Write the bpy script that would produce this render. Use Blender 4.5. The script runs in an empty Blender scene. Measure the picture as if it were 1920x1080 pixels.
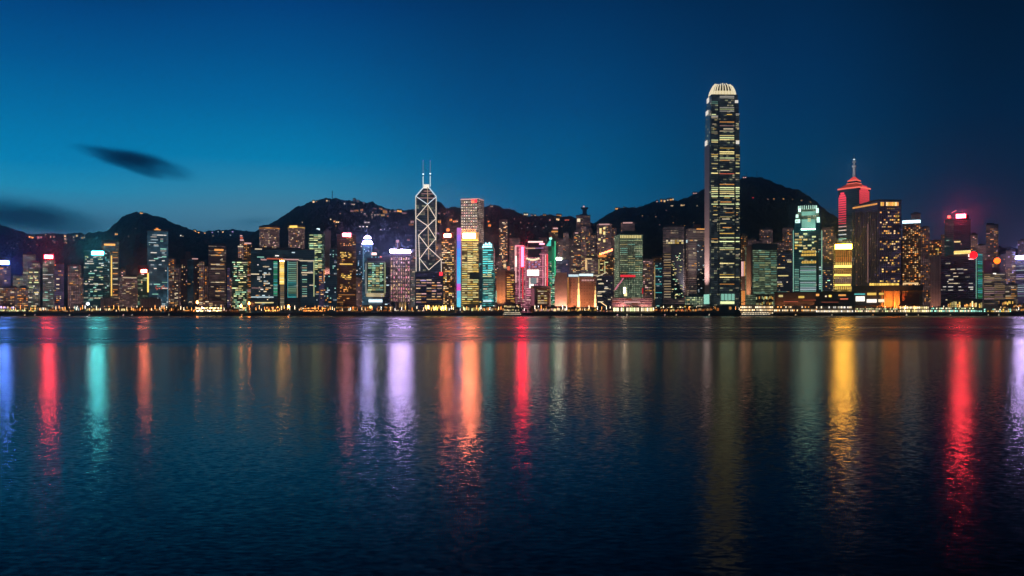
import bpy, bmesh, math, random
from mathutils import Vector, Matrix, noise as mnoise
R = random.Random(7)
S = bpy.context.scene
COL = S.collection
# ------------------------------------------------------------------ camera, world, exposure
F, CX, HY, CH = 1540.0, 960.0, 584.0, 8.0        # focal length in photo pixels, optical centre, horizon row, eye height (m)
cam = bpy.data.cameras.new('camera')
cam.sensor_width = 36.0
cam.lens = 36.0 * F / 1920.0
cam.shift_y = (HY - 540.0) / 1920.0
cam.clip_start, cam.clip_end = 0.5, 60000
co = bpy.data.objects.new('camera', cam)
COL.objects.link(co)
co.location = (0, 0, CH)
co.rotation_euler = (math.radians(90), 0, 0)
S.camera = co
S.view_settings.view_transform = 'Standard'
S.view_settings.look = 'None'
S.view_settings.exposure = 0.0
S.view_settings.gamma = 1.0
S.render.engine = 'CYCLES'
S.cycles.use_denoising = True
S.cycles.max_bounces = 5
S.cycles.diffuse_bounces = 2
S.cycles.glossy_bounces = 3
S.cycles.volume_bounces = 0
S.cycles.sample_clamp_indirect = 8.0
S.cycles.use_light_tree = True
S.render.filter_size = 2.1
HAZE, HALO = 4.0e-5, 4.0e-5


def lin(c):
    return tuple(((v / 255.0) / 12.92) if v / 255.0 <= 0.04045 else (((v / 255.0) + 0.055) / 1.055) ** 2.4 for v in c)


class NT:
    """short hand for building node trees"""
    def __init__(s, tree):
        s.t = tree
        tree.nodes.clear()

    def n(s, kind, **kw):
        nd = s.t.nodes.new(kind)
        for k, v in kw.items():
            setattr(nd, k, v)
        return nd

    def put(s, sock, v):
        if isinstance(v, bpy.types.NodeSocket):
            s.t.links.new(v, sock)
        elif v is not None:
            if sock.type == 'RGBA' and len(v) == 3:
                v = (*v, 1)
            sock.default_value = v

    def m(s, op, a, b=None, c=None):
        nd = s.n('ShaderNodeMath', operation=op)
        for i, v in enumerate((a, b, c)):
            s.put(nd.inputs[i], v)
        return nd.outputs[0]

    def mix(s, f, a, b):
        nd = s.n('ShaderNodeMix', data_type='RGBA')
        s.put(nd.inputs[0], f)
        s.put(nd.inputs[6], a)
        s.put(nd.inputs[7], b)
        return nd.outputs[2]

    def xyz(s, x, y, z):
        nd = s.n('ShaderNodeCombineXYZ')
        for i, v in enumerate((x, y, z)):
            s.put(nd.inputs[i], v)
        return nd.outputs[0]

    def sep(s, v):
        nd = s.n('ShaderNodeSeparateXYZ')
        s.put(nd.inputs[0], v)
        return nd.outputs

    def scale(s, v, f):
        nd = s.n('ShaderNodeVectorMath', operation='SCALE')
        s.put(nd.inputs[0], v)
        s.put(nd.inputs[3], f)
        return nd.outputs[0]

    def add(s, a, b):
        nd = s.n('ShaderNodeVectorMath', operation='ADD')
        s.put(nd.inputs[0], a)
        s.put(nd.inputs[1], b)
        return nd.outputs[0]

    def sstep(s, v, a, b, lo=0.0, hi=1.0):
        nd = s.n('ShaderNodeMapRange', interpolation_type='SMOOTHSTEP')
        for i, x in enumerate((v, a, b, lo, hi)):
            s.put(nd.inputs[i], x)
        return nd.outputs[0]

    def ramp(s, f, stops):
        nd = s.n('ShaderNodeValToRGB')
        cr = nd.color_ramp
        cr.interpolation = 'EASE' if False else 'LINEAR'
        while len(cr.elements) < len(stops):
            cr.elements.new(0.5)
        for e, (p, c) in zip(cr.elements, stops):
            e.position = p
            e.color = (*c, 1)
        s.put(nd.inputs[0], f)
        return nd.outputs[0]


# ---- dusk sky: after-glow low on the left, night on the right, by true direction
W = bpy.data.worlds.new("World")
S.world = W
W.use_nodes = True
k = NT(W.node_tree)
tc = k.n('ShaderNodeTexCoord')
x, y, z = k.sep(tc.outputs['Generated'])
hyp = k.m('SQRT', k.m('ADD', k.m('MULTIPLY', x, x), k.m('MULTIPLY', y, y)))
sa = k.m('DIVIDE', x, k.m('MAXIMUM', hyp, 1e-4))          # sine of the azimuth
te = k.m('DIVIDE', z, k.m('MAXIMUM', hyp, 1e-4))          # tangent of the elevation
el = k.m('MULTIPLY', te, 2.0)


def st(rows, cosa):
    out = []
    for py, c in rows:
        t = max(0.0, (HY - py) / F * cosa)
        path = min(5400.0, 690.0 / max(t, 1e-3)) * math.sqrt(1 + t * t)          # metres of haze the sky is seen through
        g = math.exp((HAZE + HALO * .35) * path)
        out.append((t * 2.0, tuple(v * g for v in lin(c))))
    out.sort()
    return out


SKY = [(-0.505, 0.863, [(470, (50, 92, 120)), (410, (66, 120, 148)), (348, (28, 138, 176)), (300, (0, 127, 176)), (200, (0, 108, 161)), (100, (0, 87, 144)), (0, (0, 69, 127)), (-120, (0, 26, 56)), (-320, (0, 8, 20)), (-700, (0, 2, 6))]),
       (-0.28, 0.96, [(470, (58, 100, 128)), (400, (72, 128, 154)), (350, (44, 133, 168)), (300, (0, 125, 172)), (200, (0, 101, 156)), (100, (0, 82, 139)), (0, (0, 64, 123)), (-120, (0, 24, 52)), (-320, (0, 7, 18)), (-700, (0, 2, 5))]),
       (0.02, 1.0, [(470, (26, 92, 130)), (380, (12, 97, 139)), (345, (0, 92, 137)), (200, (0, 73, 124)), (100, (0, 62, 111)), (0, (0, 50, 97)), (-120, (0, 17, 40)), (-320, (0, 5, 14)), (-700, (0, 1, 4))]),
       (0.31, 0.95, [(470, (16, 54, 80)), (330, (0, 59, 94)), (200, (0, 52, 93)), (100, (0, 46, 87)), (0, (0, 40, 78)), (-120, (0, 12, 30)), (-320, (0, 4, 10)), (-700, (0, 1, 3))]),
       (0.515, 0.857, [(480, (38, 36, 54)), (430, (28, 37, 59)), (350, (8, 35, 61)), (200, (0, 33, 63)), (100, (0, 30, 58)), (0, (0, 26, 52)), (-120, (0, 8, 20)), (-320, (0, 3, 8)), (-700, (0, 1, 2))])]
cur = k.ramp(el, st(SKY[0][2], SKY[0][1]))
for a, b in zip(SKY[:-1], SKY[1:]):
    cur = k.mix(k.sstep(sa, a[0], b[0]), cur, k.ramp(el, st(b[2], b[1])))
below = k.sstep(te, -0.02, 0.0)
cur = k.mix(below, (0.002, 0.006, 0.012), cur)
nis = k.n('ShaderNodeTexSky', sky_type='NISHITA', sun_disc=False)
nis.sun_elevation = math.radians(-4.0)
nis.sun_rotation = math.radians(-70.0)
b1 = k.n('ShaderNodeBackground')
k.put(b1.inputs[0], nis.outputs[0])
b1.inputs[1].default_value = 0.02
b2 = k.n('ShaderNodeBackground')
k.put(b2.inputs[0], cur)
b2.inputs[1].default_value = 0.94
ad = k.n('ShaderNodeAddShader')
k.put(ad.inputs[0], b1.outputs[0])
k.put(ad.inputs[1], b2.outputs[0])
k.put(k.n('ShaderNodeOutputWorld').inputs[0], ad.outputs[0])

# ------------------------------------------------------------------ materials
MATS = {}


def mat_new(name):
    m = bpy.data.materials.new(name)
    m.use_nodes = True
    return m, NT(m.node_tree)


def plain(name, col, rough=0.7, spec=0.4, metal=0.0, nscale=0.15):
    """matt surface with a little procedural unevenness"""
    if name in MATS:
        return MATS[name]
    m, k = mat_new(name)
    p = k.n('ShaderNodeBsdfPrincipled')
    tc = k.n('ShaderNodeTexCoord')
    nz = k.n('ShaderNodeTexNoise')
    nz.inputs['Scale'].default_value = nscale
    nz.inputs['Detail'].default_value = 4
    k.put(nz.inputs['Vector'], tc.outputs['Object'])
    k.put(p.inputs['Base Color'], k.mix(nz.outputs[0], tuple(v * 0.7 for v in col), tuple(min(1, v * 1.3) for v in col)))
    p.inputs['Roughness'].default_value = rough
    p.inputs['Specular IOR Level'].default_value = spec
    p.inputs['Metallic'].default_value = metal
    k.put(k.n('ShaderNodeOutputMaterial').inputs[0], p.outputs[0])
    MATS[name] = m
    return m


def em(name, col, st, sample=False, vary=0.0, vscale=0.6):
    """something that gives off light; vary = lamps behind it are uneven"""
    if name in MATS:
        return MATS[name]
    m, k = mat_new(name)
    e = k.n('ShaderNodeEmission')
    e.inputs[0].default_value = (*col, 1)
    e.inputs[1].default_value = st
    if vary:
        tc = k.n('ShaderNodeTexCoord')
        nz = k.n('ShaderNodeTexNoise')
        nz.inputs['Scale'].default_value = vscale
        nz.inputs['Detail'].default_value = 1
        geo = k.n('ShaderNodeNewGeometry')
        k.put(nz.inputs['Vector'], geo.outputs['Position'])
        k.put(e.inputs[1], k.sstep(nz.outputs[0], 0.35, 0.65, st * (1 - vary), st * (1 + vary)))
    k.put(k.n('ShaderNodeOutputMaterial').inputs[0], e.outputs[0])
    m.cycles.emission_sampling = 'FRONT_BACK' if sample else 'NONE'
    MATS[name] = m
    return m


WC = {'amber': (1, .42, .10), 'orange': (1, .30, .055), 'warm': (1, .64, .30), 'cream': (1, .80, .52), 'white': (1, .93, .82), 'cool': (.72, .93, 1),
      'green': (.55, 1, .62), 'lime': (.90, 1, .48), 'gold': (1, .62, .12), 'yellow': (1, .80, .32), 'teal': (.12, .85, .85), 'red': (1, .035, .055),
      'pink': (1, .30, .42), 'lilac': (.66, .47, 1), 'blue': (.10, .25, 1), 'mint': (.42, .95, .75), 'rose': (1, .55, .52), 'sky': (.3, .7, 1), 'coral': (1, .20, .10),
      'magenta': (1, .12, .75), 'purple': (.35, .2, 1), 'cyan': (.15, .75, 1), 'jade': (.05, .65, .30), 'sage': (.74, 1, .60)}


def glow(c, st, sample=False):
    return em('%s_light_%03d' % (c, int(st * 10)), WC[c], st, sample, 0.0)


FAC = {}


def fac(key, wall, glass, cw, ch, fu=.8, fv=.6, dim=.02, dimc='warm', p=.05, c1='amber', c2='warm', st=.6, run=1, rough=.2, dv=.5):
    """facade: wall grid with window glass, some rooms lit; dim glow also puts city light into the facade"""
    m, k = mat_new('facade_' + key)
    uv = k.n('ShaderNodeUVMap')
    u, v, _ = k.sep(uv.outputs[0])
    u = k.m('DIVIDE', u, cw)
    v = k.m('DIVIDE', v, ch)
    cu, cv = k.m('FLOOR', u), k.m('FLOOR', v)
    mask = k.m('MULTIPLY', k.m('LESS_THAN', k.m('ABSOLUTE', k.m('SUBTRACT', k.m('FRACT', u), .5)), fu / 2),
               k.m('LESS_THAN', k.m('ABSOLUTE', k.m('SUBTRACT', k.m('FRACT', v), .5)), fv / 2))
    oi = k.n('ShaderNodeObjectInfo')
    rd = k.m('MULTIPLY', oi.outputs['Random'], 97.0)

    def wn(a, b, off):
        nd = k.n('ShaderNodeTexWhiteNoise', noise_dimensions='3D')
        k.put(nd.inputs[0], k.xyz(a, b, k.m('ADD', rd, off)))
        return nd
    w1 = wn(k.m('FLOOR', k.m('DIVIDE', cu, run)), cv, 0.37).outputs[0]
    w2 = wn(cu, cv, 5.11)
    w3 = wn(k.m('FLOOR', k.m('DIVIDE', cu, 2.0)), cv, 9.73).outputs[0]
    lit = k.m('GREATER_THAN', w1, 1 - p)
    le = k.m('MULTIPLY', lit, k.m('MULTIPLY_ADD', w2.outputs[0], st * .8, st * .3))
    de = k.m('MULTIPLY_ADD', w3, dim * 2 * dv, dim * (1 - dv))  # dim glow: room light plus city light put in as emission
    col = k.mix(w3, WC[c1], WC[c2])
    e = k.add(k.scale(col, le), k.scale(WC[dimc], de))
    big = k.n('ShaderNodeTexNoise')
    big.inputs['Scale'].default_value = 1.0
    big.inputs['Detail'].default_value = 3
    k.put(big.inputs['Vector'], k.xyz(k.m('MULTIPLY', u, cw * .035), k.m('MULTIPLY', v, ch * .07), rd))
    e = k.scale(e, k.m('MULTIPLY', mask, k.sstep(big.outputs[0], .3, .7, .45, 1.5)))
    P = k.n('ShaderNodeBsdfPrincipled')
    nz = k.n('ShaderNodeTexNoise')
    nz.inputs['Scale'].default_value = .03
    k.put(nz.inputs['Vector'], k.xyz(k.m('MULTIPLY', u, cw * 2.0), k.m('MULTIPLY', v, ch), rd))
    wv = k.mix(nz.outputs[0], tuple(a * .6 for a in wall), tuple(min(1, a * 1.4) for a in wall))
    k.put(P.inputs['Base Color'], k.mix(mask, wv, glass))
    k.put(P.inputs['Roughness'], k.m('MULTIPLY_ADD', mask, rough - .6, .6))
    k.put(P.inputs['Emission Color'], e)
    P.inputs['Emission Strength'].default_value = 1.0
    k.put(k.n('ShaderNodeOutputMaterial').inputs[0], P.outputs[0])
    m.cycles.emission_sampling = 'NONE'
    FAC[key] = (m, cw, ch)
    return m


BR, GR, DK = (.11, .075, .065), (.10, .10, .11), (.03, .035, .045)
fac('flats', BR, (.01, .012, .02), 3.6, 3.2, .74, .68, .14, 'rose', .06, 'amber', 'warm', .45)
fac('dark_flats', (.06, .045, .045), (.01, .012, .02), 3.6, 3.2, .7, .66, .08, 'rose', .06, 'orange', 'warm', .45)
fac('grey_office', GR, (.01, .015, .02), 3.0, 3.9, .85, .7, .10, 'white', .08, 'cream', 'green', .35, 3)
fac('violet_office', (.10, .08, .12), (.01, .015, .03), 3.0, 3.9, .85, .66, .08, 'lilac', .06, 'cream', 'rose', .3, 3)
fac('blue_glass', (.05, .09, .13), (.02, .05, .08), 3.0, 4.0, .92, .8, .075, 'sky', .035, 'cool', 'white', .35, 3, .12)
fac('dark_glass', (.02, .03, .045), (.008, .015, .025), 3.0, 4.0, .9, .75, .022, 'sky', .03, 'white', 'cool', .3, 3, .12)
fac('night_glass', (.015, .018, .028), (.006, .008, .014), 3.0, 4.0, .9, .7, .014, 'lilac', .012, 'cream', 'white', .3, 3, .14)
fac('teal_glass', (.03, .06, .07), (.01, .03, .04), 3.0, 4.0, .9, .7, .022, 'teal', .07, 'mint', 'cream', .35, 3, .14)
fac('green_office', (.05, .07, .06), (.01, .03, .03), 3.0, 3.9, .85, .55, .03, 'green', .22, 'lime', 'mint', .4, 3)
fac('bronze', (.10, .05, .035), (.02, .012, .01), 3.0, 3.8, .7, .55, .06, 'orange', .10, 'gold', 'amber', .45, 2)
fac('band_office', (.10, .10, .10), (.01, .015, .02), 3.0, 4.2, .98, .48, .055, 'rose', .2, 'cream', 'warm', .22, 5)
fac('hotel_rows', (.20, .13, .11), (.05, .03, .03), 3.4, 3.3, .95, .5, .11, 'rose', .15, 'warm', 'rose', .25, 1)
fac('pink_columns', (.10, .06, .07), (.05, .02, .02), 3.9, 3.5, .55, .72, .28, 'rose', .35, 'rose', 'warm', .5, 1, .3)
fac('dot_grid', (.16, .10, .09), (.03, .03, .03), 4.2, 4.0, .48, .5, .10, 'rose', .72, 'cream', 'white', .75, 1)
fac('round_hotel', (.22, .14, .12), (.04, .025, .02), 3.0, 3.3, .8, .5, .16, 'rose', .12, 'warm', 'cream', .45, 1)
fac('gold_rows', (.08, .05, .01), (.05, .03, .01), 3.0, 4.1, .92, .55, .16, 'gold', .5, 'yellow', 'gold', .45, 2)
fac('teal_rows', (.01, .05, .06), (.01, .05, .05), 3.0, 4.1, .92, .5, .12, 'teal', .35, 'mint', 'teal', .4, 2)
fac('lit_grid', (.14, .22, .16), (.02, .06, .045), 3.2, 3.8, .66, .7, .17, 'sage', .4, 'sage', 'cream', .26, 1)
fac('olive_glass', (.10, .09, .07), (.03, .06, .045), 3.0, 4.0, .85, .7, .085, 'sage', .12, 'lime', 'mint', .2, 2)
fac('red_grid', (.25, .05, .07), (.08, .02, .03), 3.2, 3.6, .7, .64, .34, 'pink', .36, 'pink', 'rose', .5, 1)
fac('ifc_glass', (.05, .05, .07), (.012, .016, .028), 3.0, 4.1, .93, .66, .022, 'cool', .16, 'cream', 'lime', .24, 2, .12)
fac('slab_hotel', (.055, .05, .06), (.012, .012, .016), 4.2, 3.4, .7, .7, .04, 'lilac', .05, 'amber', 'gold', .5, 2)
fac('amber_rooms', (.10, .055, .04), (.02, .014, .012), 3.6, 3.4, .6, .6, .05, 'amber', .25, 'amber', 'warm', .6, 1)
fac('stone_ribs', (.30, .20, .18), (.10, .06, .05), 2.6, 60, .6, .99, .03, 'rose', 0, 'warm', 'warm', .1, 1, .6)
fac('brick_hall', (.34, .16, .11), (.06, .04, .03), 5.0, 5.5, .35, .25, .05, 'amber', .25, 'warm', 'cream', .5, 1)
fac('white_rows', (.30, .24, .22), (.03, .025, .025), 6.0, 3.3, .98, .5, .05, 'warm', .2, 'cream', 'warm', .3, 3)

CONC = plain('concrete', (.16, .14, .135), .8)
ROOF = plain('roof_dark', (.03, .032, .038), .6)
STEEL = plain('steel', (.30, .31, .33), .35, .5, .6)
PALE = plain('pale_stone', (.42, .34, .30), .7)
BLACKM = plain('black_metal', (.012, .012, .014), .5)
WOOD = plain('bark', (.05, .035, .025), .9)

# ------------------------------------------------------------------ building kit


def px(x, y, Y):
    return Vector(((x - CX) / F * Y, Y, CH + (HY - y) / F * Y))


def tag(o, label=None, cat=None, group=None, kind=None):
    if label:
        o['label'] = label
    if cat:
        o['category'] = cat
    if group:
        o['group'] = group
    if kind:
        o['kind'] = kind
    return o


def obj(name, mesh, parent=None, loc=(0, 0, 0), yaw=0.0, sc=(1, 1, 1)):
    o = bpy.data.objects.new(name, mesh)
    COL.objects.link(o)
    o.parent = parent
    o.location = loc
    o.rotation_euler = (0, 0, yaw)
    o.scale = sc
    return o


def root(name, label, cat, loc, group=None):
    return tag(obj(name, None, None, loc), label, cat, group)


UNIT = {}


def unit_box(mat):
    if mat.name not in UNIT:
        bm = bmesh.new()
        bmesh.ops.create_cube(bm, size=1.0)
        me = bpy.data.meshes.new('box_' + mat.name)
        bm.to_mesh(me)
        bm.free()
        me.materials.append(mat)
        UNIT[mat.name] = me
    return UNIT[mat.name]


def mesh_from(name, verts, faces, mat, uvs=None, smooth=False):
    me = bpy.data.meshes.new(name)
    me.from_pydata([tuple(v) for v in verts], [], faces)
    me.materials.append(mat)
    if uvs:
        ul = me.uv_layers.new(name='UVMap')
        for i, c in enumerate(uvs):
            ul.data[i].uv = c
    if smooth:
        for p in me.polygons:
            p.use_smooth = True
    me.update()
    return me


def prism_mesh(pts, z0, z1, mat, top=None, cap=None):
    """upright prism on footprint pts (counter-clockwise), optional different top outline; walls carry metre UVs"""
    n = len(pts)
    top = top or pts
    vs = [(p[0], p[1], z0) for p in pts] + [(p[0], p[1], z1) for p in top]
    fs, uv = [], []
    a = 0.0
    for i in range(n):
        j = (i + 1) % n
        L = math.hypot(pts[j][0] - pts[i][0], pts[j][1] - pts[i][1])
        fs.append((i, j, n + j, n + i))
        uv += [(a, 0), (a + L, 0), (a + L, z1 - z0), (a, z1 - z0)]
        a += L
    fs.append(tuple(range(n, 2 * n)))
    uv += [(0.0, 0.0)] * n
    me = mesh_from('prism', vs, fs, mat, uv)
    me.materials.append(cap or ROOF)
    me.polygons[n].material_index = 1
    return me


def ray_hit(P, t, xpx):
    """distance along P + s t to the sight line of photo column xpx"""
    u = (xpx - CX) / F
    den = t[0] - u * t[1]
    return (u * P[1] - P[0]) / den


GZ = 5.2            # height of the quay and streets above the water


class B:
    """one building: an Empty with tower, roof pieces, windows, signs as children"""
    def __init__(s, name, label, cat, x0, x1, top, Y, style, side=None, depth=32.0, th=24.0, group=None, base=None, roof=True, yaw=None):
        a = math.atan(((x0 + x1) / 2 - CX) / F)
        rt = side is not None and side > x1
        lf = side is not None and side < x0
        phi = -a
        if rt:
            phi = -a - math.radians(th)
        elif lf:
            phi = -a + math.radians(th)
        if yaw is not None:
            phi = yaw
        t = Vector((math.cos(phi), math.sin(phi), 0))
        m = Vector((-t.y, t.x, 0))
        if rt:
            Bp = px(x1, HY, Y)
            A = Bp + t * ray_hit(Bp, t, x0)
        else:
            A = px(x0, HY, Y)
            Bp = A + t * ray_hit(A, t, x1)
        A.z = Bp.z = 0
        if rt:
            depth = ray_hit(Bp, m, side)
        elif lf:
            depth = ray_hit(A, m, side)
        s.depth = depth = max(8.0, min(depth, 90.0))
        s.A, s.Bp, s.t, s.m, s.phi = A, Bp, t, m, phi
        s.w = (Bp - A).length
        s.Y = Y
        s.z0 = GZ if base is None else px(0, base, Y).z
        s.z1 = px(0, top, Y).z
        s.faces = {'front': (A, t, s.w, phi), 'right': (Bp, m, depth, phi + math.pi / 2), 'left': (A + m * depth, -m, depth, phi - math.pi / 2)}
        c = A + t * s.w / 2 + m * depth / 2
        s.o = Vector((c.x, c.y, s.z0))
        s.root = root(name, label, cat, s.o, group)
        s.foot = [A, Bp, Bp + m * depth, A + m * depth]
        s.style = style
        s.mat, s.cw, s.ch = FAC[style]
        s.count = {}
        if style and roof is not None:
            s.prism('tower', s.foot, s.z0, s.z1, s.mat)
            s.uoff = 0
        if roof and s.w > 12:
            q = R.random()
            w1 = .35 + .3 * R.random()
            s.block('plant_room', .5 + (q - .5) * .3, .5, w1, .5, s.z1, s.z1 + R.uniform(2.5, 6), CONC)
            s.rim()

    def loc(s, v):
        return Vector(v) - s.o

    def prism(s, name, pts, z0, z1, mat, top=None, cap=None, parent=None):
        L = [(p[0] - s.o.x, p[1] - s.o.y) for p in pts]
        T = [(p[0] - s.o.x, p[1] - s.o.y) for p in top] if top else None
        return obj(name, prism_mesh(L, z0 - s.o.z, z1 - s.o.z, mat, T, cap), parent or s.root)

    def inset(s, fx0, fx1, fy0=0.0, fy1=1.0):
        A, t, m = s.A, s.t, s.m
        return [A + t * (s.w * a) + m * (s.depth * b) for a, b in ((fx0, fy0), (fx1, fy0), (fx1, fy1), (fx0, fy1))]

    def block(s, name, cx, cy, wx, wy, z0, z1, mat):
        return s.prism(name, s.inset(cx - wx / 2, cx + wx / 2, cy - wy / 2, cy + wy / 2), z0, z1, mat, cap=mat)

    def rim(s):
        """parapet round the roof edge"""
        n = 4
        o, i = [], []
        ctr = s.A + s.t * s.w / 2 + s.m * s.depth / 2
        for p in s.foot:
            d = p - ctr
            o.append(p + d * (.35 / d.length))
            i.append(p - d * (1.2 / d.length))
        za, zb = s.z1 - 1.0, s.z1 + 1.3
        vs = [s.loc((p.x, p.y, za)) for p in o] + [s.loc((p.x, p.y, zb)) for p in o] + [s.loc((p.x, p.y, zb)) for p in i] + [s.loc((p.x, p.y, za + 1.02)) for p in i]
        fs = []
        for r in range(3):
            for q in range(n):
                q2 = (q + 1) % n
                fs.append((r * n + q, r * n + q2, (r + 1) * n + q2, (r + 1) * n + q))
        obj('parapet', mesh_from('parapet', vs, fs, CONC), s.root)

    def face_z(s, face, xp, y):
        P, t, w, yaw = s.faces[face]
        q = P + t * ray_hit(P, t, xp)
        return px(xp, y, q.y).z

    def panel(s, name, xa, xb, ya, yb, mat, face='front', proud=.35, thick=.7, parent=None):
        """slab on a face, given by its photo corners"""
        P, t, w, yaw = s.faces[face]
        sa_, sb_ = ray_hit(P, t, xa), ray_hit(P, t, xb)
        mid = P + t * ((sa_ + sb_) / 2)
        z1, z0 = px(0, ya, mid.y).z, px(0, yb, mid.y).z
        n = Vector((t.y, -t.x, 0))
        c = mid + n * (proud - thick / 2 + .1)
        return obj(name, unit_box(mat), s.root, s.loc((c.x, c.y, (z0 + z1) / 2)), yaw, (abs(sb_ - sa_), thick, abs(z1 - z0)))

    def slab(s, name, face, sc, zc, w, h, mat, proud=.3, thick=.6):
        P, t, W_, yaw = s.faces[face]
        n = Vector((t.y, -t.x, 0))
        c = P + t * sc + n * (proud - thick / 2 + .1)
        return obj(name, unit_box(mat), s.root, s.loc((c.x, c.y, zc)), yaw, (w, thick, h))

    def sign(s, xa, xb, ya, yb, col, st_, frame=None, fst=1.2, face='front', pad=1.6, name='roof_sign'):
        f = s.panel('sign_fringe', xa - pad, xb + pad, ya - pad * .8, yb + pad * .8, glow(frame or col, fst), face, .9, 1.2)  # backing panel glows to imitate the coloured fringe round the sign
        return s.panel(name, xa, xb, ya, yb, glow(col, st_ * 1.95, True), face, 1.5, 1.0)

    def lit(s, n, cols=('amber', 'warm', 'cream'), st_=(.2, .3, .5, .95), face='front', za=0.05, zb=.97, sa_=.04, sb_=.96, run=(1, 2), h=None, name='lit_window', wf=.75):
        """n separate lit windows, kept to the facade's own grid"""
        P, t, w, yaw = s.faces[face]
        H = s.z1 - s.z0
        used = set()
        have = s.count.get(name, 0)
        n = min(n, 96 - have)
        s.count[name] = have + max(0, n)
        for _ in range(n):
            for _try in range(6):
                r = R.randint(*run)
                i = int(R.uniform(sa_, sb_) * w / s.cw)
                j = int(R.uniform(za, zb) * H / s.ch)
                key = [(i + q, j) for q in range(r)]
                if any(q in used for q in key) or (i + r) * s.cw > w * 1.0:
                    continue
                used.update(key)
                hh = h or s.ch * .5
                s.slab(name, face, (i + r / 2.0) * s.cw, s.z0 + (j + .5) * s.ch, max(1.0, r * s.cw * wf if r == 1 else r * s.cw - s.cw * .2), hh,
                       glow(R.choice(cols), R.choice(st_)), .22, .44)
                break

    def rows(s, ya, yb, step, xa, xb, cols, st_=(.5, .9), prob=.8, split=1, face='front', hpx=.55, name='lit_floor', gap=.6):
        y = ya
        have = s.count.get(name, 0)
        while y < yb:
            for q in range(split):
                if R.random() < prob and have < 98:
                    a = xa + (xb - xa) * q / split + gap / 2
                    b = xa + (xb - xa) * (q + 1) / split - gap / 2
                    if split > 1 and R.random() < .3:
                        b -= (b - a) * R.uniform(.1, .5)
                    s.panel(name, a, b, y, y + step * hpx, glow(R.choice(cols), R.choice(st_)), face, .28, .5)
                    have += 1
            y += step
        s.count[name] = have


def strip(b, name, p, q, r, mat, proud=1.0, face='front'):
    """thin lit tube between two photo points on a face"""
    P, t, w, yaw = b.faces[face]
    n = Vector((t.y, -t.x, 0))

    def on(a):
        c = P + t * ray_hit(P, t, a[0])
        return Vector((c.x, c.y, px(a[0], a[1], c.y).z)) + n * proud
    u, v = on(p), on(q)
    d = v - u
    o = obj(name, unit_box(mat), b.root)
    o.matrix_local = Matrix.Translation(b.loc((u + v) / 2)) @ d.to_track_quat('Z', 'Y').to_matrix().to_4x4() @ Matrix.Diagonal((r, r, d.length + r * .6, 1))
    return o


def lathe(name, prof, n, mat, parent, loc, smooth=True, uv=False):
    vs, fs, uvs = [], [], []
    for r, z in prof:
        for i in range(n):
            a = 2 * math.pi * i / n
            vs.append((r * math.cos(a), r * math.sin(a), z))
    for kx in range(len(prof) - 1):
        rr = max(prof[kx][0], prof[kx + 1][0])
        for i in range(n):
            j = (i + 1) % n
            fs.append((kx * n + i, kx * n + j, (kx + 1) * n + j, (kx + 1) * n + i))
            u0, u1 = 2 * math.pi * rr * i / n, 2 * math.pi * rr * (i + 1) / n
            uvs += [(u0, prof[kx][1]), (u1, prof[kx][1]), (u1, prof[kx + 1][1]), (u0, prof[kx + 1][1])]
    fs.append(tuple(range((len(prof) - 1) * n, len(prof) * n)))
    uvs += [(0, 0)] * n
    me = mesh_from(name, vs, fs, mat, uvs if uv else None, smooth)
    return obj(name, me, parent, loc)

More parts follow.
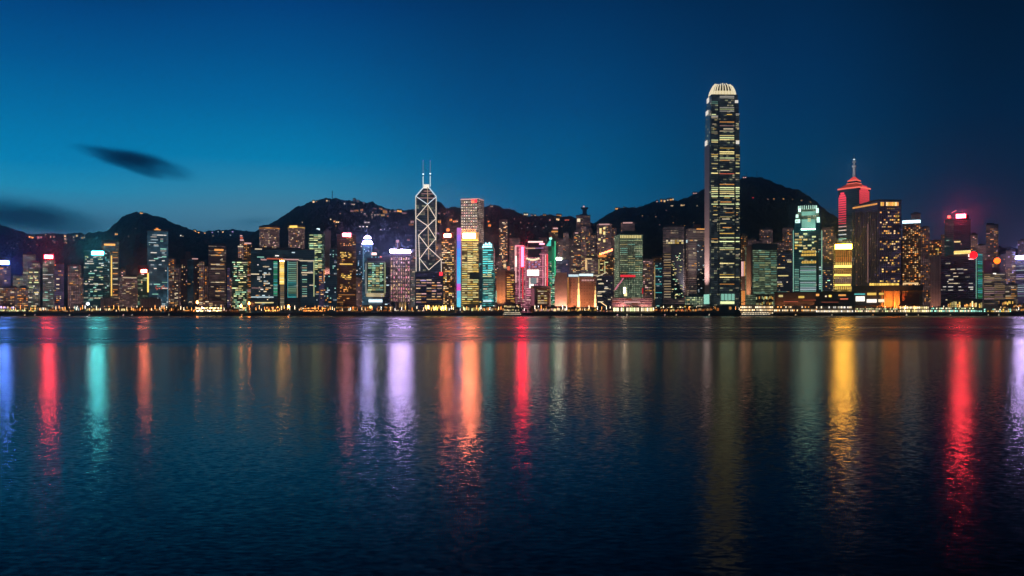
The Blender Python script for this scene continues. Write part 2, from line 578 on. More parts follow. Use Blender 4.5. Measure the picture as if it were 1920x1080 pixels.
# ------------------------------------------------------------------ water, quay land, hills, clouds
def water_mat():
    m, k = mat_new('harbour_water')
    geo = k.n('ShaderNodeNewGeometry')
    pos = geo.outputs['Position']
    X, Y, Z = k.sep(pos)
    mp = k.xyz(k.m('MULTIPLY', X, 1.7), k.m('MULTIPLY', Y, 3.3), 0.0)

    def slopes(scale, amp, det):
        nz = k.n('ShaderNodeTexNoise')
        nz.inputs['Scale'].default_value = scale
        nz.inputs['Detail'].default_value = det
        nz.inputs['Roughness'].default_value = .55
        k.put(nz.inputs['Vector'], mp)
        c = k.add(nz.outputs['Color'], (-.5, -.5, -.5))
        return k.scale(c, amp)
    # wind streaks: rough patches far out, a slick between them
    slant = k.m('MULTIPLY_ADD', X, -.20, Y)
    big = k.n('ShaderNodeTexNoise')
    big.inputs['Scale'].default_value = 1.0
    big.inputs['Detail'].default_value = 3
    k.put(big.inputs['Vector'], k.xyz(k.m('MULTIPLY', X, .004), k.m('MULTIPLY', Y, .035), 3.0))
    wob = k.m('MULTIPLY_ADD', big.outputs[0], 40.0, -20.0)
    far = k.sstep(k.m('ADD', slant, wob), WATER['far0'], WATER['far1'])
    sl = k.m('ADD', Y, k.m('MULTIPLY', X, -.03))
    slick = k.m('MULTIPLY', k.sstep(sl, 380.0, 400.0), k.sstep(sl, 430.0, 412.0))
    shore = k.sstep(Y, 900.0, 1250.0)
    patch = k.m('MULTIPLY', far, k.m('SUBTRACT', 1.0, k.m('MULTIPLY', slick, .75)))
    patch = k.m('MULTIPLY', patch, k.m('SUBTRACT', 1.0, k.m('MULTIPLY', shore, .45)))
    patch = k.m('MULTIPLY', patch, k.sstep(big.outputs[0], .25, .75, .7, 1.15))
    sv = k.add(slopes(1.5, WATER['a1'], 3), slopes(.35, WATER['a2'], 2))
    sv = k.scale(sv, k.sstep(Y, 18.0, 80.0, .72, 1.0))      # calmer close to the near shore
    sx, sy, sz = k.sep(sv)
    nrm = k.n('ShaderNodeVectorMath', operation='NORMALIZE')
    k.put(nrm.inputs[0], k.xyz(k.m('MULTIPLY', sx, 1.35), sy, 1.0))
    P = k.n('ShaderNodeBsdfPrincipled')
    P.inputs['Base Color'].default_value = (.0003, .0012, .002, 1)
    P.inputs['IOR'].default_value = 1.105        # set below real water so the foreground mirrors less sky
    k.put(P.inputs['Roughness'], k.m('MULTIPLY_ADD', patch, WATER['rfar'] - WATER['rnear'], WATER['rnear']))
    k.put(P.inputs['Normal'], nrm.outputs[0])
    k.put(k.n('ShaderNodeOutputMaterial').inputs[0], P.outputs[0])
    return m


WATER = {'far0': 190.0, 'far1': 238.0, 'a1': .23, 'a2': .02, 'rnear': .135, 'rfar': .29}
me = mesh_from('water', [(-4000, -400, 0), (4000, -400, 0), (4000, 1506, 0), (-4000, 1506, 0)], [(0, 1, 2, 3)], water_mat())
tag(obj('water', me), 'dark rippled harbour water with coloured light streaks', 'water', kind='structure')


def ground_mat():
    m, k = mat_new('quay_ground')
    geo = k.n('ShaderNodeNewGeometry')
    nz = k.n('ShaderNodeTexNoise')
    nz.inputs['Scale'].default_value = .02
    nz.inputs['Detail'].default_value = 6
    k.put(nz.inputs['Vector'], geo.outputs['Position'])
    P = k.n('ShaderNodeBsdfPrincipled')
    k.put(P.inputs['Base Color'], k.mix(nz.outputs[0], (.05, .05, .05), (.10, .09, .085)))
    P.inputs['Roughness'].default_value = .85
    k.put(k.n('ShaderNodeOutputMaterial').inputs[0], P.outputs[0])
    return m


SH = 1500.0
me = mesh_from('ground', [(-4000, SH + 2.5, GZ), (4000, SH + 2.5, GZ), (4000, 5500, GZ), (-4000, 5500, GZ)], [(0, 1, 2, 3)], ground_mat())
tag(obj('ground', me), 'low reclaimed land behind the sea wall', 'ground', kind='structure')
# sea wall: stepped profile with coping, along the whole shore
bm = bmesh.new()
prof = [(0, -2), (0, 3.6), (-.5, 3.6), (-.5, 4.3), (0, 4.3), (0, GZ + .5), (2.5, GZ + .5), (2.5, -2)]
xs = [-3990 + 38 * i for i in range(211)]
rows_ = []
for xx in xs:
    jag = 3.0 * mnoise.noise((xx * .012, 4.1, 0))
    rows_.append([bm.verts.new((xx, SH + p + jag * 0 + (0 if q > 5 else 0), zz)) for q, (p, zz) in enumerate(prof)])
for a, b in zip(rows_[:-1], rows_[1:]):
    for q in range(len(prof) - 1):
        bm.faces.new((a[q], b[q], b[q + 1], a[q + 1]))
me = bpy.data.meshes.new('sea_wall')
bm.to_mesh(me)
bm.free()
me.materials.append(plain('wet_concrete', (.035, .032, .032), .6, .5, 0, .06))
tag(obj('sea_wall', me), 'long dark concrete sea wall along the far waterline', 'sea wall')


def hill_mat():
    m, k = mat_new('hill_woods')
    geo = k.n('ShaderNodeNewGeometry')
    nz = k.n('ShaderNodeTexNoise')
    nz.inputs['Scale'].default_value = .018
    nz.inputs['Detail'].default_value = 8
    nz.inputs['Roughness'].default_value = .7
    k.put(nz.inputs['Vector'], geo.outputs['Position'])
    P = k.n('ShaderNodeBsdfPrincipled')
    k.put(P.inputs['Base Color'], k.mix(k.sstep(nz.outputs[0], .3, .7), (.010, .040, .042), (.036, .095, .092)))
    P.inputs['Roughness'].default_value = .95
    P.inputs['Specular IOR Level'].default_value = .1
    k.put(k.n('ShaderNodeOutputMaterial').inputs[0], P.outputs[0])
    return m


HM = hill_mat()


class Hill:
    def __init__(s, name, label, prof, Yr, Yf):
        s.prof, s.Yr, s.Yf = prof, Yr, Yf
        x0, x1 = prof[0][0], prof[-1][0]
        n = int((x1 - x0) / 2.2)
        T = [(i / 80.0) ** .8 for i in range(81)]
        vs, fs = [], []
        for i in range(n + 1):
            xp = x0 + (x1 - x0) * i / n
            for t in T:
                P = s.at(xp, t)
                q = P.copy()
                q.z += (t ** .5) * (11 * mnoise.noise((P.x * .011, P.y * .011, 1)) + 7 * mnoise.noise((P.x * .04, P.y * .04, 5)) + 6.5 * abs(mnoise.noise((P.x * .07, P.y * .07, 9))) + 2.5 * mnoise.noise((P.x * .13, P.y * .13, 3)))
                vs.append(q)
            P = s.at(xp, 1.0)
            for dy, f in ((140, .80), (420, .35), (800, 0)):
                vs.append(Vector((P.x * (1 + dy / P.y), P.y + dy, GZ - 4 + (P.z - GZ) * f)))
        c = len(T) + 3
        for i in range(n):
            for j in range(c - 1):
                fs.append((i * c + j, (i + 1) * c + j, (i + 1) * c + j + 1, i * c + j + 1))
        me = mesh_from(name, vs, fs, HM, None, False)
        s.o = tag(obj(name, me), label, 'hill', kind='structure')

    def ridge(s, xp):
        p = s.prof
        for (xa, ya), (xb, yb) in zip(p[:-1], p[1:]):
            if xa <= xp <= xb:
                f = (xp - xa) / (xb - xa)
                return ya + (yb - ya) * f
        return p[0][1] if xp < p[0][0] else p[-1][1]

    def at(s, xp, t):
        Y = s.Yf + (s.Yr - s.Yf) * t
        zr = px(xp, s.ridge(xp), s.Yr).z - 6
        z = GZ - 4 + (zr - GZ + 4) * (t ** 1.15)
        return Vector(((xp - CX) / F * Y, Y, z))

    def spot(s, xp, yp):
        lo, hi = 0.0, 1.0
        for _ in range(30):
            t = (lo + hi) / 2
            P = s.at(xp, t)
            if (P.z - CH) / P.y > (HY - yp) / F:
                hi = t
            else:
                lo = t
        return s.at(xp, lo)


H1 = Hill('hill', 'low dark ridge at the far left horizon', [(-160, 408), (-60, 412), (0, 420), (30, 432), (60, 438), (110, 437), (150, 436), (200, 431), (240, 429), (340, 428), (380, 431), (430, 429), (470, 431), (520, 433), (620, 440)], 4300, 2900)
H2 = Hill('hill', 'pointed dark hill at left of the skyline', [(120, 470), (150, 450), (185, 436), (200, 429), (215, 417), (228, 407), (240, 400), (255, 396), (270, 398), (290, 402), (305, 406), (320, 414), (340, 422), (355, 429), (390, 438), (450, 448), (520, 470)], 3300, 2350)
H3 = Hill('hill', 'broad wooded hill dotted with lights behind the tower with white braces', [(400, 470), (440, 452), (480, 430), (510, 414), (530, 402), (550, 390), (575, 379), (600, 373), (622, 370), (655, 370), (675, 375), (700, 381), (730, 389), (760, 391), (800, 389), (822, 374), (836, 388), (850, 388), (885, 386), (905, 386), (920, 383), (938, 385), (943, 390), (965, 391), (985, 401), (1010, 402), (1040, 402), (1065, 404), (1085, 407), (1110, 414), (1130, 427), (1160, 440), (1200, 470)], 3000, 2250)
H4 = Hill('hill', 'tall dark hill behind the tallest tower', [(1000, 470), (1040, 445), (1100, 420), (1125, 409), (1145, 395), (1165, 388), (1200, 388), (1225, 378), (1255, 373), (1290, 367), (1320, 354), (1370, 337), (1400, 330), (1420, 329), (1445, 336), (1470, 346), (1495, 353), (1520, 367), (1545, 386), (1565, 402), (1590, 427), (1640, 442), (1720, 452), (1920, 462), (2080, 470)], 3400, 2500)


def cloud(label, cx, cy, ax, ay, tilt, Y, dens, seed, stretch=2.0, taper=1.0):
    m, k = mat_new('dusk_cloud')
    tc = k.n('ShaderNodeTexCoord')
    o = tc.outputs['Object']
    a, b, c = k.sep(o)
    wn = k.n('ShaderNodeTexNoise')
    wn.inputs['Scale'].default_value = 1.0
    wn.inputs['Detail'].default_value = 2
    k.put(wn.inputs['Vector'], k.xyz(k.m('MULTIPLY_ADD', a, 1.6, seed), k.m('MULTIPLY', b, .8), k.m('MULTIPLY_ADD', c, .9, 3.0)))
    thick = k.sstep(a, -1.0, .3, taper, 1.0)                       # wispy tail towards one end
    c2 = k.m('DIVIDE', k.m('ADD', c, k.m('MULTIPLY_ADD', wn.outputs[0], .9, -.45)), thick)
    ln = k.n('ShaderNodeVectorMath', operation='LENGTH')
    k.put(ln.inputs[0], k.xyz(a, b, c2))
    nz = k.n('ShaderNodeTexNoise')
    nz.inputs['Scale'].default_value = 1.0
    nz.inputs['Detail'].default_value = 2.5
    k.put(nz.inputs['Vector'], k.xyz(k.m('MULTIPLY_ADD', a, stretch, seed), b, k.m('MULTIPLY', c, 1.1)))
    fall = k.m('POWER', k.m('MAXIMUM', k.m('SUBTRACT', 1.0, ln.outputs['Value']), 0.0), 2.0)
    d = k.m('MULTIPLY', fall, k.sstep(nz.outputs[0], .18, .72))
    V = k.n('ShaderNodeVolumePrincipled')
    V.inputs['Color'].default_value = (.03, .16, .32, 1)
    V.inputs['Absorption Color'].default_value = (.0, .22, .42, 1)
    k.put(V.inputs['Density'], k.m('MULTIPLY', d, dens))
    k.put(k.n('ShaderNodeOutputMaterial').inputs[1], V.outputs[0])
    bm = bmesh.new()
    bmesh.ops.create_uvsphere(bm, u_segments=24, v_segments=12, radius=1)
    me = bpy.data.meshes.new('cloud')
    bm.to_mesh(me)
    bm.free()
    me.materials.append(m)
    P = px(cx, cy, Y)
    q = obj('cloud', me, None, P, 0, (ax / F * Y, 420, ay / F * Y))
    q.rotation_euler = (0, math.radians(tilt), 0)
    tag(q, label, 'cloud', kind='stuff')


cloud('dark slanting wisp of cloud alone in the left sky', 250, 302, 142, 28, 14, 9000, .028, 1.7, 1.6, .45)
cloud('dark low cloud bank above the far left ridge', 20, 399, 310, 52, 6.5, 9000, .0165, 5.2, 2.2, .8)
cloud('faint grey cloud shred low beside the broad hill', 470, 416, 85, 14, -3, 9000, .0022, 8.4, 2.0)
# ------------------------------------------------------------------ the two landmark towers and other special shapes
def at_y(Y, x0, x1):
    return (x0 - CX) / F * Y, (x1 - CX) / F * Y


# --- tallest tower, stepped shaft with a crown of bright fins
def tallest():
    b = B('skyscraper', 'tallest tower with stepped shaft and glowing claw crown', 'skyscraper', 1331, 1388, 152, 1580, 'ifc_glass', side=1321, th=17, roof=None)
    m = b.mat
    lev = [(578, 273, 0), (273, 215, .015), (215, 193, .035), (193, 176, .065)]

    def oct_(ins, ch=.10, dx=0.0):
        return b.inset_oct(ins, ch)
    B.inset_oct = lambda s, i, c: [s.A + s.t * (s.w * a) + s.m * (s.depth * e) for a, e in
                                   ((i + c * .35, i), (1 - i - c * .35, i), (1 - i, i + c * .35), (1 - i, 1 - i - c * .35), (1 - i - c * .35, 1 - i), (i + c * .35, 1 - i), (i, 1 - i - c * .35), (i, i + c * .35))]
    for ya, yb, ins in lev:
        b.prism('tower', b.inset_oct(ins, .1), max(GZ, px(0, ya, b.Y).z), px(0, yb, b.Y).z, m)
    # crown: inner drum and curved fins round it
    z0, z1 = px(0, 176, b.Y).z, px(0, 152, b.Y).z
    b.prism('crown_core', b.inset_oct(.13, .2), z0, z0 + (z1 - z0) * .34, em('crown_glow', (1, .82, .48), .8, False), b.inset_oct(.19, .25))
    b.prism('crown_core', b.inset_oct(.20, .25), z0 + (z1 - z0) * .34, z0 + (z1 - z0) * .78, plain('crown_dark', (.10, .085, .06), .6), b.inset_oct(.24, .28))  # dark core added to hide the glow of the far fins
    ctr = b.A + b.t * b.w / 2 + b.m * b.depth / 2
    ring = b.inset_oct(.085, .3)
    finm = em('fin_glow', (1, .86, .58), .95, True)
    for i in range(8):
        p, q = ring[i], ring[(i + 1) % 8]
        kk = 6 if i % 2 == 0 else 2
        for j in range(kk):
            c = p + (q - p) * ((j + .5) / kk)
            d = (ctr - c)
            d.z = 0
            L = d.length
            d /= L
            nn = Vector((-d.y, d.x, 0))
            vs, fs = [], []
            hgt = (z1 - z0) * R.uniform(.9, 1.0) * (1.0 if j not in (0, kk - 1) else .93)
            prof = [(0, 0), (.5, .25), (2.2, .52), (5.4, .8), (10.5, 1.0)]
            for off, f in prof:
                for sd in (-.8, .8):
                    for dp in (0, 1.6):
                        v = c + d * (off + dp) * (L / 26.0) + nn * sd
                        vs.append(b.loc((v.x, v.y, z0 + hgt * f)))
            for r in range(4):
                a = r * 4
                for u, v in ((0, 1), (1, 3), (3, 2), (2, 0)):
                    fs.append((a + u, a + v, a + 4 + v, a + 4 + u))
            fs.append((16, 17, 19, 18))
            obj('crown_fin', mesh_from('crown_fin', vs, fs, finm), b.root)
    # glowing panels put in for the floodlit recesses at each setback
    for (xa, xb, ya, yb, f) in ((1322, 1326, 264, 273, 'left'), (1323.5, 1328, 208, 216, 'left'), (1325.5, 1329.5, 184, 193, 'left'), (1380, 1386, 264, 270, 'front'), (1378, 1384, 188, 193, 'front')):
        b.panel('notch_glow', xa, xb, ya, yb, glow('white', .85), f, .4)
    # lit storeys: three bays
    bays = ((1334, 1346), (1349.5, 1376.5), (1379.5, 1386.5))
    big = [(180, 1, 'white', .5), (182.5, 1, 'white', .45), (190, 0, 'mint', .35), (193, 0, 'mint', .28), (201, 1, 'white', .4), (204, 1, 'lime', .35), (207.5, 1, 'white', .4), (213, 2, 'white', .4),
           (217, 0, 'white', .6), (220, 0, 'cream', .6), (228, 1, 'amber', .8), (235, 1, 'rose', .3), (245, 1, 'cream', .6), (249, 0, 'cream', .3), (253.5, 1, 'yellow', .7), (257.5, 1, 'lime', .9), (261, 1, 'yellow', .8),
           (262, 0, 'lime', .8), (265.5, 0, 'yellow', .7), (263, 2, 'cream', .9), (277, 1, 'gold', .7), (284, 1, 'yellow', 1.0), (287.5, 1, 'yellow', .9), (289, 0, 'gold', .6), (292.5, 0, 'yellow', .6), (290, 2, 'yellow', .6), (294, 2, 'gold', .6),
           (295.5, 1, 'lime', .5), (299, 1, 'cream', .5), (306, 0, 'yellow', .5), (306, 2, 'yellow', .5), (312, 2, 'lime', .4), (325, 1, 'coral', .8), (324, 0, 'yellow', .9), (324, 2, 'yellow', .7), (345, 1, 'amber', .9),
           (437, 1, 'gold', .9), (445, 1, 'lime', .9), (445, 2, 'lime', .8), (452, 1, 'lime', 1.0), (452, 2, 'lime', .9), (453, 0, 'yellow', .7), (447, 0, 'amber', .6), (464, 1, 'lime', .5), (467, 1, 'yellow', .5), (466, 2, 'yellow', .6), (477, 2, 'cream', .7),
           (493, 1, 'yellow', 1.1), (514, 1, 'gold', .8), (519, 1, 'yellow', 1.0), (519, 2, 'yellow', .7), (532, 1, 'amber', .7)]
    big += [(y, bb, 'lime' if R.random() < .7 else 'yellow', R.choice((.6, .8, 1.0))) for y in (351, 354.6, 358.2, 361.8, 367, 382) for bb in (0, 1, 2)]
    for y, bb, c, st_ in big:
        st_ *= 1.9 if c in ('lime', 'yellow') else 1.0
        xa, xb = bays[bb]
        if bb == 1 and R.random() < .45:
            xm = R.uniform(xa + 8, xb - 6)
            b.panel('lit_floor', xa, xm - .6, y, y + 1.5, glow(c, st_ * .7))
            xa = xm
        b.panel('lit_floor', xa, xb, y, y + 1.6, glow(c, st_ * R.choice((.45, .6, .8))))
    for y in [214, 224, 232, 239, 241, 300, 315, 319, 370, 374, 378, 386, 390, 394, 398, 402, 406, 410, 414, 418, 422, 426, 431]:
        for bb in (0, 1, 2):
            if R.random() < .62:
                xa, xb = bays[bb]
                w = (xb - xa) * R.uniform(.25, .9)
                q = xa + (xb - xa - w) * R.random()
                b.panel('lit_window', q, q + w, y, y + 1.4, glow(R.choice(('cream', 'yellow', 'lime', 'amber', 'gold')), R.choice((.35, .5, .8))))
    # mullion fins dividing the bays, glazed lobby
    for xx in (1347.6, 1378):
        b.panel('mullion', xx - .7, xx + .7, 194, 552, plain('ifc_fin', (.05, .05, .06), .4), proud=.9, thick=1.4)
    b.panel('lobby', 1351, 1378, 551, 563, glow('mint', .55), proud=.8)
    b.panel('canopy', 1350, 1376, 565, 570, glow('lime', 1.2), proud=3)
    for q in range(5):
        b.panel('mullion', 1351 + q * 6.5, 1351.8 + q * 6.5, 551, 563, BLACKM, proud=1.4)
    b.panel('lobby', 1320.5, 1330, 552, 570, glow('mint', .8), 'left', .8)
    b.panel('flood_catcher', 1321.6, 1330.6, 274, 551, plain('flood_catcher_pale', (.34, .26, .25), .5), 'left', .5)  # pale panel added over dark glass to catch the floodlight
    flood(b, 'left', .5, (1, .70, .66), 115000, 42, 18, 76)
    return b


def flood(b, face, f, col, power, off=25, dz=4, ang=50, tilt=1.0, zt=None):
    """floodlight at the foot of a face, shining up it"""
    P, t, w, yaw = b.faces[face]
    n = Vector((t.y, -t.x, 0))
    p = P + t * (w * f) + n * off
    L = bpy.data.lights.new('floodlight', 'SPOT')
    L.energy = power * 14
    L.color = col
    L.spot_size = math.radians(130 if off < 30 else ang)
    L.spot_blend = .8
    L.shadow_soft_size = 1.0
    o = bpy.data.objects.new('floodlight', L)
    COL.objects.link(o)
    o.location = (p.x, p.y, GZ + dz)
    tgt = P + t * (w * f)
    tgt = Vector((tgt.x, tgt.y, zt if zt else GZ + (b.z1 - GZ) * .45))
    o.rotation_euler = (tgt - o.location).to_track_quat('-Z', 'Y').to_euler()


# --- braced tower
def braced():
    b = B('skyscraper', 'dark glass tower outlined in white X braces with twin masts', 'skyscraper', 779.5, 818, 368, 1620, 'ifc_glass', roof=None, depth=40)
    A, Bp, m, t = b.A, b.Bp, b.m, b.t
    b.prism('tower', b.foot, GZ, b.z1, b.mat)
    zt = px(0, 351, b.Y).z
    f = b.inset(.36, .66, .35, .65)
    b.prism('roof_wedge', b.foot, b.z1, zt, b.mat, f)
    b.prism('roof_block', b.inset(.36, .66, .38, .62), zt, px(0, 343, b.Y).z, em('mast_base_glow', (1, .9, .75), 1.1))
    b.prism('lower_shaft', [A + t * (b.w * .2) - m * 6, A + t * (b.w * 1.24) - m * 6, A + t * (b.w * 1.24) + m * 30, A + t * (b.w * .2) + m * 30], GZ, px(0, 487, b.Y).z, b.mat,
            None)
    Lm = em('brace_white', (1, .88, .70), .9)
    Lc = em('brace_cool', (.78, .92, 1), .95)
    Lw = em('spine_warm', (1, .70, .45), .42)
    C = (801.7, 383.1), (802.2, 423.7), (802.9, 464.2), (804, 506.3)
    seg = [((779.5, 368), C[0]), (C[0], (779.7, 408.6)), ((779.7, 408.6), C[1]), (C[1], (785, 441)), ((785, 441), C[2]), (C[2], (787, 485)), ((787, 485), C[3]),
           ((817.9, 369), C[0]), (C[0], (817.5, 409.8)), ((817.5, 409.8), C[1]), (C[1], (817, 447.5)), ((817, 447.5), C[2]), (C[2], (827, 486)), ((827, 486), C[3]),
           ((779.5, 368), (780.2, 509)), ((785, 441), (787, 508)), ((817.9, 369), (817.3, 450)), ((827, 486), (827.4, 510))]
    for p, q in seg:
        strip(b, 'brace_light', p, q, 1.3, Lc if (p[1] < 370 and q[0] == 801.7) else Lm, 7.0 if max(p[1], q[1]) > 487 and p[0] > 781 else 1.0)
    strip(b, 'spine_light', (801.6, 352), (804, 506), 1.6, Lw, .6)
    strip(b, 'spine_light', (817.3, 450), (817.3, 476), .9, Lw, .6)
    # roof edges
    zc = b.z1
    for (pa, ia) in ((0, 0), (1, 1)):
        p, q = b.foot[pa], f[ia]
        u, v = Vector((p.x, p.y, zc)), Vector((q.x, q.y, zt + 1))
        d = v - u
        o = obj('brace_light', unit_box(Lc), b.root)
        o.matrix_local = Matrix.Translation(b.loc((u + v) / 2)) @ d.to_track_quat('Z', 'Y').to_matrix().to_4x4() @ Matrix.Diagonal((1.6, 1.6, d.length, 1))
    for y in (357, 362, 370.5):
        b.panel('lit_floor', 801 - (y - 349) * .85, 801 + (y - 347) * .75, y, y + 1.5, glow('rose', .35), proud=-4 if y < 368 else .3)
    for xx, top, mid in ((793.5, 302, 328), (806.8, 302.5, 327)):
        c = px(xx, 350, b.Y + 16)
        h1, h2 = px(0, mid, b.Y + 16).z, px(0, top, b.Y + 16).z
        o = lathe('mast', [(1.3, 0), (1.2, h1 - c.z - 1), (.5, h1 - c.z), (.45, (h2 - c.z) * .8), (.35, h2 - c.z)], 8, STEEL, b.root, b.loc(c))
        lathe('mast_lamp', [(.9, 0), (.9, h1 - c.z - 3)], 8, em('mast_glow', (.75, .95, 1), .9), o, (0, -1.2, 0))
        lathe('mast_lamp', [(.75, 0), (.6, h2 - h1 - 3)], 6, em('mast_faint', (.5, .62, .8), .30), o, (0, -1.2, h1 - c.z + 2))  # glow sleeve added so the thin upper mast shows
        lathe('mast_lamp', [(.3, 0), (1.5, 1), (1.5, 2.5), (.3, 3.5)], 8, glow('cool', 2.5), o, (0, 0, h1 - c.z))
        lathe('mast_lamp', [(.3, 0), (.8, .6), (.8, 1.2), (.3, 1.8)], 8, glow('lilac', .8), o, (0, 0, h2 - c.z))
    for y in (392, 400, 418, 432, 440, 455, 470, 478, 494):
        if R.random() < .8:
            q = R.uniform(782, 796)
            b.panel('lit_window', q, q + R.uniform(3, 9), y, y + 1.2, glow('rose', R.choice((.1, .18, .25))))
    return b


# --- red lit bank with stacked bays
def red_bank():
    b = B('bank_building', 'red floodlit bank tower with exposed hangers and stacked white screens', 'bank', 985, 1028, 453, 1640, 'red_grid', roof=None, depth=40)
    P = b.panel
    b.prism('tower', b.foot, GZ, px(0, 462, b.Y).z, b.mat)
    dark = plain('bank_shade', (.05, .03, .05), .4)
    b.block('roof_block', .5, .4, .72, .6, px(0, 462, b.Y).z, px(0, 452, b.Y).z, plain('bank_top', (.12, .05, .08), .5))
    P('crown_light', 990, 1018, 451.8, 454.6, glow('rose', 2.0, True), proud=-4)
    P('dark_bay', 990, 1015, 456, 476, dark, proud=.6)
    P('sloping_light', 986, 1004, 464.5, 466.5, glow('cream', .6), proud=1.2)
    P('sloping_light', 1003, 1019, 464.5, 466, glow('lilac', .4), proud=1.2)
    P('dark_bay', 990, 1013, 469, 482, dark, proud=.8)
    for i in range(7):
        a = 986.5 + i * 3.6
        d = 2.8 * (1 - ((i - 3) / 3.3) ** 2)
        P('curved_light', a, a + 3.5, 482.5 + d, 486 + d * 1.15, glow('cream', 1.3), proud=1.2)
    for i in range(4):
        for j in range(3):
            P('lit_window', 991 + i * 6, 994.5 + i * 6, 490 + j * 4.4, 493 + j * 4.4, glow('pink' if (i + j) % 2 else 'lilac', .5), proud=.5)
    P('screen', 988.5, 1010.5, 506, 517, glow('white', 3.0, True), proud=1.2)
    P('screen', 992, 994.5, 521, 534, glow('white', .9, True), proud=1.2)
    P('screen', 1006, 1009, 521, 530, glow('rose', .8, True), proud=1.2)
    P('screen', 995.5, 1006, 521, 532, em('grey_screen', (.6, .75, .8), .30), proud=1.1)
    P('screen', 992, 1001, 532.5, 540, glow('white', 1.6, True), proud=1.2)
    for xx, c, s_ in ((1018, 'pink', .8), (1022.5, 'rose', 1.1), (1026, 'red', 2.0), (986, 'pink', .5)):
        P('mast_column', xx - .8, xx + .8, 476, 562, glow(c, s_), proud=1.6, thick=1.6)
    for y in (476, 499, 519, 541):
        P('hanger_truss', 1011, 1027, y, y + 1.5, glow('pink', .6), proud=1.9)
    b.rows(540, 566, 4.2, 987, 1012, ('rose', 'pink'), (.4, .8), .8, 3)
    red_bank.b = b
    P('roof_sign', 1011, 1021, 456, 459, glow('pink', 3.0, True), proud=1.5)
    c = B('bank_annex', 'slim pink lit tower close against the red bank', 'bank', 964.5, 985.5, 460, 1655, 'red_grid', roof=None, depth=30)
    c.prism('tower', c.foot, GZ, c.z1, c.mat)
    c.panel('light_strip', 965, 968.5, 462, 530, glow('rose', .9), proud=1)
    c.panel('light_strip', 966, 969, 480, 500, glow('white', 1.6), proud=1.4)
    c.panel('light_strip', 973, 975, 465, 560, glow('pink', .7), proud=1)
    c.panel('light_strip', 979.5, 981, 500, 560, glow('red', 1.2), proud=1)
    c.panel('light_strip', 977, 982, 463, 500, em('deep_red_light', (1, .012, .03), 60, True), proud=1)
    c.panel('light_strip', 966, 982, 460, 462, glow('pink', 1.4), proud=1)
    c.lit(46, ('rose', 'pink', 'cream'), (.4, .7), run=(1, 1), za=.02, zb=.7)


# --- tower with tiered red roof and mast
def tiered():
    b = B('skyscraper', 'tower with tiered red lit roof and tall pale mast', 'skyscraper', 1572, 1610, 352, 1720, 'dark_glass', side=1631, th=30, roof=None)
    b.prism('tower', b.foot, GZ, b.z1, b.mat)
    red = em('roof_red_glow', (1, .10, .085), .8)
    red2 = em('roof_rim_glow', (1, .18, .13), 1.1)
    za, zb, zc, zd = (px(0, q, b.Y).z for q in (352, 341, 336, 327))
    i = b.inset
    b.prism('roof_tier', i(-.03, 1.03, -.03, 1.03), b.z1, b.z1 + 3, red2, cap=ROOF)
    b.prism('roof_tier', i(0, 1), b.z1 + 3, zb, em('tier_tile_glow', (1, .12, .08), .30), i(.27, .73, .27, .73))
    b.prism('roof_tier', i(.26, .74, .26, .74), zb, zb + 1.6, red2)
    b.prism('roof_tier', i(.3, .7, .3, .7), zb + 1.6, zc, BLACKM)
    b.prism('roof_tier', i(.28, .72, .28, .72), zc, zc + 2.0, red2)
    b.prism('roof_tier', i(.31, .69, .31, .69), zc + 2.0, zd, red, i(.46, .54, .46, .54))
    ctr = b.A + t_mid(b)
    s_ = b.Y / F
    k_ = lathe('mast', [(3.2, 0), (2.6, 17 * s_), (4.5, 19 * s_), (4.8, 22 * s_), (2.2, 23 * s_), (2.0, 27 * s_), (3.8, 28 * s_), (2.6, 31 * s_), (1.0, 32 * s_), (.6, 44 * s_)], 12, plain('mast_pale', (.6, .56, .55), .5), b.root, b.loc((ctr.x, ctr.y, zd)))
    lathe('mast_lamp', [(.4, 0), (2.2, .8), (2.2, 2), (.4, 3)], 10, glow('cool', 1.2), k_, (0, 0, 32 * s_))
    L = bpy.data.lights.new('mast_lamp', 'POINT')  # added point light in mid-air that brightens the mast
    L.energy, L.color, L.shadow_soft_size = 9000, (.9, .95, 1), 2
    lo = bpy.data.objects.new('mast_lamp', L)
    COL.objects.link(lo)
    lo.location = (ctr.x - 14, ctr.y - 22, zd + 14)
    # red light panels: stepped points
    for q in range(14):
        y = 361 + q * 4.4
        w = 7 if q > 1 else (3.5 if q == 0 else 5.5)
        b.panel('light_panel', 1579.5 - w, 1579.5 + w, y, y + (3.9 - q * .14), em('panel_red_%d' % q, (1, .07 + .0 * q, .12), 1.1 - q * .045), proud=.5)
    for q, (y, c) in enumerate(((424, 'rose'), (431, 'white'), (439, 'cool'), (447, 'mint'))):
        b.panel('light_panel', 1572.5, 1587, y, y + 1.8, glow(c, .6), proud=.5)
    for q in range(8):
        y = 348.5 + q * 4.4
        w = 9 if q > 1 else (4.5 if q == 0 else 7)
        b.panel('light_panel', 1620.5 - w, 1620.5 + w, y, y + 4.1, em('panel_red_b%d' % q, (1, .08, .11), .9 - .05 * q), 'right', .5)
    b.lit(14, ('cool', 'mint', 'white'), (.2, .4), za=.3, zb=.6)


def t_mid(b):
    return b.t * b.w / 2 + b.m * b.depth / 2


